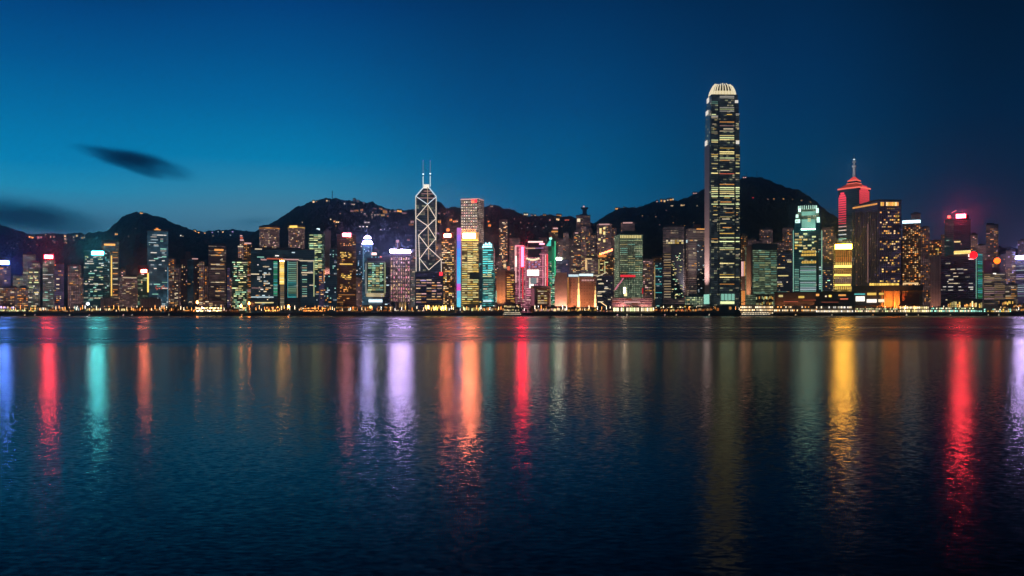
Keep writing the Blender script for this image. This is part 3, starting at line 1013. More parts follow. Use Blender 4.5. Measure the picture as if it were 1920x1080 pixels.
# --- smaller sister of the tallest tower
def sister():
    b = B('skyscraper', 'mint lit tower with tapering crown like a smaller sister of the tallest', 'skyscraper', 1486.5, 1542, 385, 1600, 'teal_glass', roof=None, depth=44)
    O = B.inset_oct
    zs = [px(0, q, b.Y).z for q in (448, 415, 402, 390)]
    b.prism('tower', O(b, 0, .12), GZ, zs[0], b.mat)
    b.prism('tower', O(b, .02, .14), zs[0], zs[1], b.mat, O(b, .055, .16))
    b.prism('tower', O(b, .075, .16), zs[1], zs[2], FAC['lit_grid'][0], O(b, .12, .2))
    b.prism('tower', O(b, .13, .2), zs[2], zs[3], FAC['lit_grid'][0], O(b, .2, .25))
    ring = O(b, .19, .25)
    ctr = b.A + t_mid(b)
    fm = em('sister_fin', (.62, 1, .82), 1.1, True)
    z0, z1 = zs[3] - 3, px(0, 385, b.Y).z
    for i in range(8):
        p, q = ring[i], ring[(i + 1) % 8]
        kk = 6 if i % 2 == 0 else 2
        for j in range(kk):
            c = p + (q - p) * ((j + .5) / kk)
            o = obj('crown_fin', unit_box(fm), b.root, b.loc((c.x, c.y, (z0 + z1) / 2)), b.phi, (1.3, 1.6, (z1 - z0) * R.uniform(.75, 1.0)))
    P = b.panel
    gm = em('mint_sheen', (.36, .85, .66), .60, False, .25, .03)
    gw = em('mint_bright', (.62, 1, .86), 1.8, False, .2, .05)
    P('crown_panel', 1503, 1529, 396, 407, gm, proud=-5)
    P('crown_panel', 1503, 1529, 411, 427, gm, proud=-1)
    P('crown_panel', 1502, 1529, 428.5, 431, em('mint_lamp', (.5, 1, .72), 9, True), proud=.6)
    for xa, xb, ya, yb in ((1530, 1535, 390, 399), (1531.5, 1537, 407, 417), (1497, 1501.5, 391, 397), (1492, 1497, 402, 408), (1491, 1500, 411, 418)):
        P('crown_panel', xa, xb, ya, yb, gw, proud=-2)
    for xx in (1487.5, 1541):
        P('edge_light', xx - .6, xx + .6, 432, 550, glow('mint', .6), proud=.6)
    b.rows(437, 470, 5.4, 1490, 1530, ('yellow', 'lime', 'gold'), (.4, .8), .7, 5)
    P('lit_floor', 1503, 1530, 470, 474, glow('gold', .7))
    P('lit_floor', 1502, 1530, 476, 480, glow('gold', .9))
    P('lit_floor', 1503, 1530, 489, 494, glow('gold', .7))
    for q in range(9):
        P('mullion', 1503 + q * 3, 1503.7 + q * 3, 469, 494, BLACKM, proud=.8)
    b.rows(499, 551, 3.3, 1500, 1530.5, ('mint', 'cool', 'mint'), (.25, .4, .55), 1, 1, hpx=.66)
    b.rows(501, 549, 3.3, 1489.5, 1498.5, ('mint',), (.2, .35), .9, 1)
    b.rows(500, 549, 4.0, 1535.5, 1540, ('cool', 'mint'), (.5, .8), .8, 1)
    P('lobby', 1500, 1517, 548, 551, glow('mint', 14.0, True), proud=2)
    P('mullion', 1531.2, 1534.5, 440, 549, BLACKM, proud=.8)
    b.lit(18, ('yellow', 'cream', 'mint'), (.4, .8), za=.45, zb=.9)


# --- round hotel towers
def round_tower(label, x0, x1, top, Y, rim):
    c = px((x0 + x1) / 2, top, Y)
    r = (x1 - x0) / 2 / F * Y
    rt = root('hotel_building', label, 'hotel', (c.x, c.y, GZ), 'cylindrical hotel towers')
    H = c.z - GZ
    s_ = Y / F
    lathe('tower', [(r * .95, 0), (r * .95, H - 8 * s_)], 40, FAC['round_hotel'][0], rt, (0, 0, 0), True, True)
    lathe('crown_ring', [(r * .95, 0), (r, .8), (r, 6.0 * s_), (r * .97, 6.5 * s_)], 40, plain('ring_stone', (.36, .22, .16), .6), rt, (0, 0, H - 8 * s_))
    lathe('ring_light', [(r * 1.01, 0), (r * 1.01, 2.2)], 40, em('ring_glow' + rim, WC[rim], .55, False, .5, .05), rt, (0, 0, H - 7.2 * s_))
    lathe('roof_drum', [(r * .7, 0), (r * .7, 1.6 * s_), (r * .2, 1.9 * s_)], 30, ROOF, rt, (0, 0, H - 1.6 * s_))
    n = 26
    for i in range(n):
        a = -math.pi / 2 + R.uniform(-1.1, 1.1)
        zz = R.uniform(.5, .93) * H
        zz = round(zz / 3.3) * 3.3 + 1.2
        o = obj('lit_window', unit_box(glow(R.choice(('rose', 'warm', 'cream', 'amber')), R.choice((.5, .8, 1.2)))), rt, (r * .955 * math.cos(a), r * .955 * math.sin(a), zz), a + math.pi / 2, (2.6, .4, 1.7))
    if rim == 'gold':
        for q in range(5):
            a = -math.pi / 2 - .55 + q * .2
            obj('roof_sign', unit_box(glow('gold', 1.6)), rt, (r * 1.02 * math.cos(a), r * 1.02 * math.sin(a), H - 5 * s_), a + math.pi / 2, (r * .2, .6, 4 * s_))


# --- blue tower with two glowing discs
def disc_tower():
    b = B('office_tower', 'slim tower crowned with two stacked glowing blue white discs', 'office tower', 679, 699, 458, 1680, 'blue_glass', roof=None, depth=22)
    b.prism('tower', b.foot, GZ, b.z1, b.mat)
    c = b.A + t_mid(b)
    s_ = b.Y / F
    for (y, r, st_) in ((457, 10.5, 16), (446.5, 6.8, 16)):
        z = px(0, y, b.Y).z
        lathe('crown_disc', [(r * s_, 0), (r * s_, 1.5 * s_), (r * .85 * s_, 3.6 * s_), (r * .4 * s_, 5.4 * s_), (.6, 6.2 * s_)], 28, em('disc_glow', (.62, .50, 1), st_ * .7, True), b.root, b.loc((c.x, c.y, z)))
        lathe('crown_neck', [(r * .55 * s_, 0), (r * .5 * s_, 6 * s_)], 20, plain('neck_blue', (.10, .2, .4), .4), b.root, b.loc((c.x, c.y, z - 5 * s_)))
    b.panel('crown_lamp', 681.5, 697, 452.8, 456.2, em('disc_front_added', (.55, .45, 1), 95, True), proud=11 * s_ * .55)  # added panel throws the discs' light forward, off the hill behind
    lathe('mast', [(.8, 0), (.3, 16 * s_)], 6, STEEL, b.root, b.loc((c.x, c.y, px(0, 441, b.Y).z)))
    for xx in (681.5, 697):
        b.panel('edge_light', xx - .5, xx + .5, 460, 520, glow('sky', .35), proud=.6)
    b.lit(40, ('sky', 'cool', 'mint'), (.25, .5, .8), run=(1, 1))


# --- rounded box on a stem with framed green windows
def framed():
    b = B('office_tower', 'cream framed tower with rounded corners standing on a bright narrow stem', 'office tower', 684.5, 723, 486, 1590, 'green_office', roof=None, depth=34)
    z = lambda q: px(0, q, b.Y).z
    b.prism('stem', b.inset(.17, .83, .15, .85), GZ, z(560), plain('stem_white', (.5, .5, .5), .5))
    b.prism('tower', b.inset(.06, .94, .03, 1), z(557), z(492), b.mat)
    cream = em('frame_cream', (1, .80, .45), .55, False, .2, .04)
    cd = plain('frame_stone', (.55, .45, .32), .6)
    # outer rounded frame: extruded rounded rectangle ring
    P0, t, w, yaw = b.faces['front']
    n = Vector((t.y, -t.x, 0))
    x0, x1, zb, zt, r = 0.0, w, z(557), z(489), 5.5

    def ring(ins):
        out = []
        rr = max(1.2, r - ins)
        for cx_, cz_, a0 in ((x1 - ins - rr, zt - ins - rr, 0), (x0 + ins + rr, zt - ins - rr, 90), (x0 + ins + rr, zb + ins + rr, 180), (x1 - ins - rr, zb + ins + rr, 270)):
            for q in range(6):
                a = math.radians(a0 + q * 18)
                out.append((cx_ + rr * math.cos(a), cz_ + rr * math.sin(a)))
        return out
    o_, i_ = ring(0), ring(3.6)
    N = len(o_)
    vs = []
    for dep in (1.2, -34.0):
        for L in (o_, i_):
            for sx, zz in L:
                v = P0 + t * sx + n * dep
                vs.append(b.loc((v.x, v.y, zz)))
    fs = []
    for q in range(N):
        q2 = (q + 1) % N
        fs += [(q, N + q, N + q2, q2), (2 * N + q, 2 * N + q2, 3 * N + q2, 3 * N + q), (q, q2, 2 * N + q2, 2 * N + q), (N + q, 3 * N + q, 3 * N + q2, N + q2)]
    obj('frame', mesh_from('frame', vs, fs, cd), b.root)
    b.panel('frame_light', 687, 720.5, 549.5, 556.5, cream, proud=1.7)
    b.panel('frame_light', 684.6, 688, 493, 551, em('frame_white', (.9, .95, .9), .22, False, .3, .05), proud=1.5)
    b.panel('frame_light', 721, 722.8, 492, 550, glow('lime', .35), proud=1.5)
    b.rows(493, 544, 4.1, 690, 719, ('lime', 'green', 'yellow', 'mint'), (.25, .45, .7), .8, 4, hpx=.6)
    b.block('roof_block', .5, .5, .8, .7, z(489), z(483), plain('red_roof', (.16, .03, .03), .6))
    b.panel('roof_lamp', 697, 706, 473, 477.5, glow('rose', 3.0, True), proud=-10)
    b.panel('roof_lamp', 712, 716, 480, 482, glow('coral', 1.5), proud=-10)
    b.panel('lobby', 691, 717, 561.5, 566.5, glow('cool', 1.6, True), proud=-3)
# ------------------------------------------------------------------ the skyline, left to right (photo columns)
WARM = ('amber', 'warm', 'cream', 'orange')
OFF = ('cream', 'white', 'warm', 'lime')
COOL = ('cool', 'white', 'mint')


def T(label, cat, x0, x1, top, Y, style, wins=0, cols=WARM, st_=(.2, .35, .6, 1.1), run=(1, 2), group=None, name=None, **kw):
    b = B(name or {'office': 'office_tower', 'flats': 'apartment_tower', 'hotel': 'hotel_building'}[cat], label, {'office': 'office tower', 'flats': 'apartment tower', 'hotel': 'hotel'}[cat], x0, x1, top, Y, style, group=group, **kw)
    if wins:
        b.lit(wins, cols, st_, run=run)
    return b


tallest()
braced()
red_bank()
tiered()
sister()
disc_tower()
framed()
round_tower('pale cylindrical hotel tower with lit ring at its top', 486.5, 524, 423, 1760, 'amber')
round_tower('cylindrical hotel tower with gold sign glowing on its ring', 540.5, 571.5, 421.5, 1770, 'gold')

# far left
b = T('dusky tower with bright blue roof sign at the left edge', 'office', -14, 20, 484, 1640, 'violet_office', 14)
b.sign(1, 16.5, 489.5, 495.5, 'blue', 62, 'blue', 1.6)
b = T('low warm lit block below the blue sign tower', 'flats', -12, 8, 500, 1590, 'flats', 16)
b.panel('roof_light', -4, 6, 502, 504, glow('amber', 1.0))
T('small grey block between the blue sign and grey twin slab', 'office', 24, 43, 517, 1660, 'grey_office', 6, WARM)
T('brown flats low at the left waterfront', 'flats', -6, 31, 538, 1565, 'flats', 30)
T('brown flats with orange lit windows beside the promenade trees', 'flats', 32, 53, 540, 1568, 'flats', 26, ('orange', 'amber', 'warm'))
b = T('grey office slab with stepped shoulder and yellow lit floors', 'office', 43, 67, 477, 1640, 'grey_office', 10)
b = T('narrow office tower with bright lit floors in front of grey slab', 'office', 52, 75, 492, 1610, 'grey_office', 30, OFF)
b.rows(500, 560, 9.5, 54, 73, ('yellow', 'cream', 'lime'), (.5, .9), .65, 2, hpx=.22)
b = T('grey tower under the red roof sign', 'office', 80, 102, 487, 1630, 'grey_office', 14, COOL, (.4, .7), (1, 3))
b.block('roof_block', .5, .5, 1.04, .9, b.z1, px(0, 476, b.Y).z, plain('red_roof', (.16, .03, .03), .6))
b.sign(83.5, 99, 478.5, 484.5, 'red', 74, 'red', 1.5)
T('dark office wing right beside the red sign tower', 'office', 102, 120, 494, 1645, 'violet_office', 18)
T('pale slender apartment tower with lit right wing', 'flats', 127, 148, 498, 1640, 'flats', 14, ('rose', 'warm', 'amber'), side=152, th=30)
b = T('glass office tower with teal roof sign', 'office', 157, 196, 471, 1625, 'teal_glass', 40, ('cream', 'lime', 'white', 'mint'), (.4, .8), (1, 4), side=206, th=22)
b.sign(173, 194, 471.5, 477.5, 'teal', 36, 'teal', 1.3)
b.rows(480, 565, 13, 159, 194, ('cream', 'white', 'lime'), (.35, .6), .6, 4, hpx=.16)
b.lit(10, COOL, (.5, .9), 'right')
b = T('brown tower with amber crown and bright vertical strip', 'office', 190, 223, 453, 1700, 'band_office', 16, depth=26)
b.block('crown_block', .5, .5, .96, .9, b.z1, px(0, 450, b.Y).z, plain('crown_brown', (.20, .11, .08), .6))
b.panel('crown_light', 195, 216, 457, 460.5, glow('amber', 1.4))
b.panel('edge_light', 207.8, 210.3, 479, 555, glow('gold', 1.1), proud=1)
b.rows(472, 560, 10, 211, 221, ('cream', 'amber'), (.4, .7), .8, 1, hpx=.2)
T('pale windowless low block at the foot of teal sign tower', 'office', 188.5, 211, 559, 1540, 'stone_ribs', 0)
b = T('pale hotel with close rows of windows', 'hotel', 229, 257, 519, 1600, 'hotel_rows', 22, ('warm', 'cream', 'rose'), (.4, .7), side=224, th=18)
b.panel('roof_light', 230, 256, 519.5, 521.5, glow('cream', .5))
b = T('dark office block with orange red sign and yellow edge strip', 'office', 258, 279, 513, 1610, 'green_office', 6, OFF)
b.block('roof_block', .5, .5, 1.0, .9, b.z1, px(0, 497, b.Y).z, plain('maroon', (.13, .04, .05), .6))
b.sign(264.5, 275, 506, 511, 'coral', 40, 'red', 1.2)
b.panel('edge_light', 276, 279, 512, 548, glow('gold', 1.7), proud=1)
b = T('tall blue glass tower with amber roof light', 'office', 276, 315.5, 432, 1660, 'blue_glass', 26, COOL, (.3, .5, .8), (1, 4), depth=36)
b.panel('roof_light', 289, 301, 430, 432.5, glow('amber', 1.6), proud=-4)
b.panel('roof_light', 292, 297, 427, 430, glow('orange', 1.0), proud=-6)
for y in (449, 454, 460.5, 482, 496):
    q = R.uniform(278, 296)
    b.panel('lit_floor', q, q + R.uniform(6, 16), y, y + 1.3, glow('cool', .6))
for q in range(12):
    b.panel('lit_window', *(lambda a, y: (a, a + 2.4, y, y + 1.8))(R.uniform(282, 311), R.uniform(534, 542)), glow('coral', .5))
b.panel('edge_light', 314.2, 315.4, 500, 564, glow('sky', .3), proud=.6)
T('pale long podium block with ribbed wall below blue tower', 'office', 263, 302, 561, 1545, 'stone_ribs', 0)
T('dark apartment tower with scattered amber windows beside blue tower', 'flats', 316, 329, 484, 1720, 'dark_flats', 34)
T('short dark apartment block with few lit windows', 'flats', 327, 337, 516, 1680, 'dark_flats', 14, ('cream', 'warm'))
# twin pillar block
b = T('pale twin pillar tower with dark glass between', 'office', 339, 372, 486, 1640, 'dark_glass', 6, WARM, roof=False)
for xa, xb in ((338.5, 351), (363, 372.5)):
    b.panel('pillar', xa, xb, 486, 574, FAC['flats'][0] if False else plain('pillar_stone', (.17, .13, .13), .7), proud=5, thick=6)
b.block('crown_block', .5, .5, .55, .6, b.z1, px(0, 478, b.Y).z, plain('pillar_stone', (.17, .13, .13), .7))
b.block('crown_block', .42, .5, .28, .4, px(0, 478, b.Y).z, px(0, 471, b.Y).z, plain('pillar_stone', (.17, .13, .13), .7))
for q in range(24):
    xx, y = R.choice(((341, 0), (345, 0), (349, 0), (366, 0), (369.5, 0), (371, 0)))[0], R.uniform(492, 570)
    b.panel('lit_window', xx, xx + 1.7, y, y + 1.6, glow(R.choice(('rose', 'warm', 'amber')), R.choice((.4, .8))), proud=5.4)
b.panel('roof_light', 360, 371, 484.5, 486.5, glow('rose', .6), proud=5.6)
T('brown apartment tower right of the twin pillar tower', 'flats', 373, 383, 490, 1700, 'flats', 22)
T('slim brown flats with two orange lamps near the top', 'flats', 384, 390, 500, 1690, 'dark_flats', 16, ('orange', 'amber'))
b = T('grey tower with horizontal bands and amber top floor', 'office', 391, 424, 458, 1630, 'band_office', 12, WARM, depth=30)
b.panel('lit_floor', 402, 419, 467, 470.5, glow('amber', 1.1))
b.rows(478, 570, 8.4, 395, 421, ('cream', 'amber', 'warm'), (.4, .8), .7, 3, hpx=.2)
T('thin dark slab behind the banded grey tower', 'office', 426, 431, 502, 1700, 'violet_office', 4)
b = T('cream lit podium block behind bright colonnade', 'office', 381, 420, 563, 1560, 'hotel_rows', 12, ('cream', 'warm'), (.6, 1.0))
b = T('green lit office with stepped scattered floors', 'office', 435, 464, 488, 1615, 'green_office', 60, ('lime', 'green', 'cream', 'yellow'), (.5, .9, 1.4), (1, 3), depth=28)
b = T('tall pale apartment slab with orange lit right half', 'flats', 446, 457, 461, 1730, 'flats', 4, roof=True)
b.panel('roof_light', 446, 456, 461, 463.5, glow('cream', .8))
b = T('orange lit apartment tower left of the first round tower', 'flats', 457, 472, 455, 1735, 'amber_rooms', 40, ('orange', 'amber', 'rose'))
b.panel('roof_light', 458, 471, 455, 457.5, glow('rose', .8))
b = T('slim tower topped with stacked red and white lamps', 'flats', 449.5, 458, 449, 1760, 'flats', 8)
for y, c in ((441, 'rose'), (445, 'coral'), (449, 'rose')):
    b.panel('roof_lamp', 450, 457 - (450 - y) * .3, y, y + 2.2, glow(c, .9), proud=.5)

# big dark complex with hanging glass panels
b = B('office_complex', 'wide dark glass office complex with yellow and teal lit slots', 'office complex', 470, 590, 466, 1600, 'dark_glass', depth=46)
b.block('roof_block', .18, .5, .3, .6, b.z1, px(0, 462, b.Y).z, plain('complex_roof', (.02, .03, .04), .5))
b.panel('eave_light', 500, 531, 484, 486.5, glow('coral', .45), proud=1.5)
b.panel('eave_light', 531, 560, 485.5, 487.8, glow('rose', .6), proud=1.5)
b.panel('eave_light', 560, 589, 488, 490, glow('cream', .7), proud=1.5)
b.panel('edge_light', 587.6, 589.6, 489, 556, glow('lime', .45), proud=1.5)
b.panel('eave_light', 510, 559, 488, 489.2, BLACKM, proud=1.8)
for xx in (522.5, 537, 560.5):
    b.panel('pier', xx - 1.8, xx + 1.8, 489, 578, plain('complex_pier', (.02, .025, .03), .5), proud=1.6, thick=2)
b.rows(490, 553, 3.3, 512.5, 520.5, ('jade', 'mint', 'teal'), (.25, .35, .5), .95, 1, hpx=.72)
b.rows(489.5, 532, 3.4, 524, 533, ('gold', 'yellow', 'gold'), (1.1, 1.5), 1, 1, hpx=.86)
b.panel('lit_floor', 524, 533, 487.8, 490.2, em('slot_lamp', (1, .42, .10), 60, True), proud=1)
b.rows(533, 577, 3.6, 525, 533, ('olive' if False else 'cream', 'warm'), (.14, .2), 1, 1, hpx=.8, name='lit_bay')
b.rows(491, 556, 3.8, 539.5, 556, ('mint', 'teal', 'green'), (.14, .2, .3), .95, 1, hpx=.66, name='lit_bay')
b.panel('edge_light', 556.5, 558, 490, 558, glow('cream', .35), proud=1)
b.panel('edge_light', 539, 540, 490, 558, glow('teal', .3), proud=1)
b.rows(497, 556, 4.4, 566, 576, ('mint', 'cream', 'green'), (.3, .6), .7, 1, hpx=.4, name='lit_window')
b.panel('lit_floor', 565, 587, 510, 512.5, glow('cream', .7))
b.panel('lit_floor', 580, 588, 534, 535.6, glow('cream', .8))
for xa, xb, y, c, s_ in ((478, 491, 466, 'cream', .8), (482, 495, 481, 'mint', .5), (489, 500, 486, 'rose', .6), (468.5, 486, 513, 'cream', .9), (493, 505, 499, 'cream', .5), (492, 507, 513.5, 'cream', .6),
                         (464, 513, 556, 'cool', .7), (478, 513, 566.5, 'yellow', .9), (516, 523, 478.5, 'white', 1.4), (547, 553, 472.5, 'cool', .8), (496, 504, 531, 'cream', .6), (498, 508, 539, 'cream', .5), (472, 492, 539, 'rose', .25)):
    b.panel('lit_floor', max(xa, 470.5), xb, y, y + 2.0, glow(c, s_), proud=.5)
b.lit(30, ('cream', 'cool', 'white', 'amber'), (.3, .6, 1.0), za=.15, zb=.75, sa_=.08, sb_=.3, run=(1, 2))

b = T('pitched roof tower with bright green lit floors', 'office', 578, 605, 437, 1680, 'green_office', 10, ('lime', 'green'), side=609, th=16)
b.prism('roof_wedge', b.foot, b.z1, px(0, 430, b.Y).z, plain('roof_slate', (.05, .08, .12), .4), b.inset(.35, .65))
b.rows(440, 505, 3.2, 580, 604, ('lime', 'green', 'lime', 'yellow'), (.5, .8, 1.1), .78, 3, hpx=.5)
b.panel('roof_lamp', 592, 598, 427.5, 431, glow('cool', 1.4), proud=-6)
b = T('plain pinkish slab behind green floored tower', 'office', 607, 620, 433, 1740, 'stone_ribs', 0)
flood(b, 'front', .5, (1, .5, .4), 26000, 40, 75)
T('dark block with sparse cool windows beside the complex', 'office', 590, 632, 516, 1660, 'dark_glass', 26, ('cool', 'mint', 'amber'), (.5, .9), (1, 2), depth=20)
b = T('dark slab with thin amber corner light', 'office', 598, 608, 507, 1640, 'violet_office', 12)
b.panel('edge_light', 607, 608.2, 505, 528, glow('amber', .9), proud=1)
T('dark narrow office with teal windows left of bronze tower', 'office', 618, 632, 466, 1720, 'dark_glass', 24, ('mint', 'cool'), (.4, .8), (1, 2))
b = T('bronze tower with pale red roof sign and golden windows', 'office', 632, 668, 440, 1610, 'bronze', 12, ('gold', 'amber'), (.5, .8), depth=34)
b.sign(643, 657.5, 437.5, 443.5, 'pink', 13, 'red', 1.3)
for y0, y1, n, c in ((473, 484, 34, 'gold'), (513, 523, 20, 'gold'), (536, 547, 16, 'amber'), (456, 462, 8, 'amber')):
    for q in range(n):
        xx = 638 + int(R.uniform(0, 10)) * 2.1
        yy = y0 + int(R.uniform(0, (y1 - y0) / 3.0)) * 3.0
        b.panel('lit_window', xx, xx + 1.9, yy, yy + 1.7, glow(c, R.choice((.7, 1.1, 1.6))), proud=.3)
b.panel('lit_floor', 637, 661, 494, 496.5, glow('gold', .9))
b.panel('lit_floor', 634, 666, 552, 553.5, glow('amber', .35))
T('dark tower with cool speckled windows behind disc crown', 'office', 668, 682, 455, 1750, 'dark_glass', 26, ('cool', 'sky', 'white'), (.5, .9), (1, 1))
T('dark tower with cool speckled windows right of the disc tower', 'office', 698, 712, 470, 1740, 'dark_glass', 18, ('cool', 'sky'), (.4, .8), (1, 1))
T('unlit dark tower between framed tower and white banner tower', 'office', 716, 731, 500, 1720, 'night_glass', 6, ('rose', 'cool'))
b = T('tower of pink window columns under broad lilac white banner', 'office', 731.5, 769.5, 468, 1590, 'pink_columns', 0, base=566, roof=False, depth=36)
b.sign(731.5, 769.5, 468, 474, 'lilac', 44, 'lilac', .9, pad=.1)
b.panel('cornice', 731.2, 770, 476, 479.5, plain('lilac_stone', (.4, .33, .42), .6), proud=1)
for q in range(8):
    for j in range(12):
        if R.random() < .8:
            xx = 733.5 + q * 4.55
            yy = 482 + j * 7
            b.panel('lit_window', xx, xx + 2.0, yy + R.uniform(0, 3), yy + 5, glow(R.choice(('rose', 'warm', 'rose', 'pink')), R.choice((.45, .7, 1.0))), proud=.3)
for q in range(9):
    xx = 732.3 + q * 4.5
    b.panel('rib', xx - .45, xx + .45, 479, 565, plain('rib_stone', (.26, .17, .18), .6), proud=1, thick=1.2)
for f in (.04, .36, .68, .96):
    b.block('leg', f, .3, .05, .4, GZ, b.z0, CONC)
b.block('lobby', .62, .6, .35, .3, GZ, b.z0, em('lobby_warm', (1, .6, .25), .25, False, .6, .15))
b = T('lamp topped dark tower behind the white banner', 'flats', 741, 750, 452, 1800, 'dark_flats', 8)
b.panel('roof_lamp', 743, 748, 450, 455, glow('rose', .5))
T('dark grey office between banner tower and braced tower', 'office', 770, 783, 500, 1680, 'grey_office', 14, ('cream', 'rose'))
b = B('podium_building', 'low dark podium block with broken amber bands below braced tower', 'office building', 778, 831, 511, 1560, 'night_glass', depth=40)
b.rows(524, 570, 5.2, 780, 829, ('warm', 'cream', 'amber', 'rose'), (.35, .6, .9), .66, 5, hpx=.34)
b.panel('roof_lamp', 823.5, 830, 510, 517, glow('red', 1.5), proud=2)
b.panel('lit_floor', 788, 799, 525, 527, glow('lilac', .7))

b = T('golden windowed tower with red roof sign left of colour strip', 'office', 828, 852, 447, 1640, 'amber_rooms', 84, ('amber', 'warm', 'cream', 'gold'), (.6, 1.0, 1.6), (1, 2), side=856, th=14)
b.block('roof_block', .45, .5, .8, .8, b.z1, px(0, 437, b.Y).z, plain('red_roof', (.16, .03, .03), .6))
b.sign(833, 845.5, 439, 444.5, 'coral', 42, 'red', 1.4)
b.panel('roof_lamp', 836, 841, 428, 433, glow('orange', 1.4), proud=-6)
# colour strip tower
b = B('light_tower', 'thin tower wrapped in purple blue and cyan light strip', 'light tower', 856, 864.5, 428, 1625, 'night_glass', depth=16, roof=False)
b.prism('tower', b.inset(.2, .8), b.z1, b.z1 + 2, b.mat)
cs = [(427, 440, (.55, .18, .75)), (440, 452, (.38, .20, 1)), (452, 466, (.16, .22, 1)), (466, 482, (.06, .35, 1)), (482, 500, (.05, .50, 1)), (500, 518, (.06, .58, 1)), (518, 532, (.12, .55, 1)),
      (532, 538, (.75, .18, .85)), (538, 545, (.95, .12, .7)), (545, 558, (.12, .6, .95)), (558, 576, (.16, .78, 1))]
for q, (ya, yb, c) in enumerate(cs):
    b.panel('light_strip', 856.6, 864, ya, yb, em('strip_colour_%d' % q, c, .95, True), proud=.6)
b.panel('edge_light', 864.1, 865.2, 427, 500, glow('magenta', .45), proud=.8)
b.panel('edge_light', 855.2, 856.3, 470, 560, glow('magenta', .35), proud=.2)
# golden tower
b = T('golden tower with dazzling lit crown and dark notch', 'office', 865, 898, 448, 1600, 'gold_rows', 0, roof=False, depth=36)
b.block('crown_block', .5, .5, .98, .98, b.z1, px(0, 435, b.Y).z, em('gold_crown', (1, .50, .12), .9, True, .4, .08))
b.sign(868, 891, 437.5, 446.5, 'coral', 60, 'gold', 1.3, pad=1.0)
b.panel('crown_light', 865, 897, 449, 451.5, glow('gold', 2.2, True), proud=1)
for q in range(6):
    b.panel('crown_lamp', 867 + q * 4.5, 869.2 + q * 4.5, 429, 435, glow('orange', 1.8), proud=-5)
b.rows(455, 566, 4.05, 865.8, 897, ('yellow', 'gold', 'yellow', 'lime'), (.5, .7, 1.0), .92, 3, hpx=.46)
b.panel('dark_bay', 880.5, 898.5, 511, 523.5, BLACKM, proud=.8)
# tall white dot grid tower behind
b = T('tall pale tower covered in a grid of white window dots', 'office', 863.5, 896, 372, 1720, 'dot_grid', 0, side=907.5, th=24, roof=False)
b.rim()
b.panel('roof_light', 863.5, 896, 372.5, 374.3, glow('rose', .9))
b.panel('roof_light', 896.5, 907, 373, 375, glow('rose', .6), 'right')
b.panel('roof_sign', 884.5, 894.5, 373.8, 380, glow('red', 1.6), proud=1.2)
b.panel('roof_sign', 884.5, 890, 376, 381, glow('coral', 1.8), proud=1.5)
for q in range(7):
    for j in range(13):
        b.panel('lit_window', 865.5 + q * 4.35, 867.6 + q * 4.35, 378 + j * 5.1, 380.2 + j * 5.1, glow(R.choice(('cream', 'white', 'rose')), R.choice((.7, 1.0, 1.4))), proud=.3)
# teal tower with spiky crown
b = T('teal lit tower with spiky cyan crown', 'office', 904.5, 925.5, 466, 1590, 'teal_rows', 0, roof=False, side=928, th=14)
b.prism('tower', b.inset(.1, .9, .1, .9), b.z1, px(0, 460, b.Y).z, b.mat)
for q, (h, st_) in enumerate(((5, 4), (8, 5), (6, 4), (9, 5), (6, 4))):
    b.panel('crown_light', 905.5 + q * 3.4, 908 + q * 3.4, 463 - h, 463, em('crown_cyan', (.35, .9, 1), 3.2, True), proud=-2 - (q % 2))
b.panel('crown_light', 904.5, 922, 461.5, 464, em('crown_cyan', (.35, .9, 1), 3.2, True), proud=.6)
b.rows(468, 512, 4.2, 905, 924.5, ('teal', 'mint', 'teal'), (.7, 1.1), .92, 2, hpx=.5)
b.rows(514, 520, 3.4, 905, 922, ('lime', 'yellow'), (.7,), 1, 2, hpx=.5)
b.rows(524, 562, 4.2, 906, 925, ('mint', 'teal', 'cream'), (.4, .7), .85, 2, hpx=.5)
b.panel('lit_floor', 906, 922, 563, 566, glow('cool', 1.1))
b.panel('edge_light', 929, 930.8, 545, 567, glow('mint', .6), proud=-3)
T('dark glass slab right behind the golden tower', 'office', 897, 905, 455, 1650, 'dark_glass', 6, ('teal', 'gold'))
b = T('copper coloured blank walled block on the waterfront', 'office', 931, 948, 506, 1575, 'stone_ribs', 0, roof=False)
flood(b, 'front', .5, (1, .42, .14), 30000, 30, 2)
b = T('dark block with orange window rows right of copper block', 'office', 948, 966, 508, 1580, 'bronze', 8, ('orange', 'amber'), roof=False)
b.rows(515, 566, 4.4, 950, 964, ('amber', 'gold', 'warm'), (.5, .9), .75, 2, hpx=.42)
b.panel('roof_lamp', 951, 956, 499, 506, glow('coral', .8), proud=-5)
T('tall thin apartment tower of paired amber lights behind copper block', 'flats', 936, 952, 412, 2150, 'dark_flats', 96, ('amber', 'warm', 'cream'), (.8, 1.4, 2.0), (1, 2))
T('low dim apartment block left of the slim pink tower', 'flats', 930, 942, 484, 1900, 'flats', 8, ('rose', 'amber'))
T('dim brown flats on the slope behind the red bank', 'flats', 955, 975, 447, 2100, 'flats', 18, ('rose', 'amber'))
b = B('office_building', 'small dark box building with framed front below red bank', 'office building', 1003, 1032, 537, 1535, 'bronze', side=995.5, depth=24, th=20, roof=False)
b.rim()
fr = plain('box_frame', (.30, .20, .18), .6)
for xa, xb, ya, yb in ((1002.6, 1005, 537, 575), (1030, 1032.4, 537, 575), (1003, 1032, 536.6, 540), (1003, 1032, 571, 575)):
    b.panel('frame', xa, xb, ya, yb, fr, proud=1.1, thick=1.4)
b.rows(545, 568, 4.4, 1008, 1026, ('yellow', 'cream', 'gold'), (.35, .6), .8, 3, hpx=.45)
b.panel('side_light', 996.5, 1002, 541, 573, glow('pink', .22), 'left', .4)
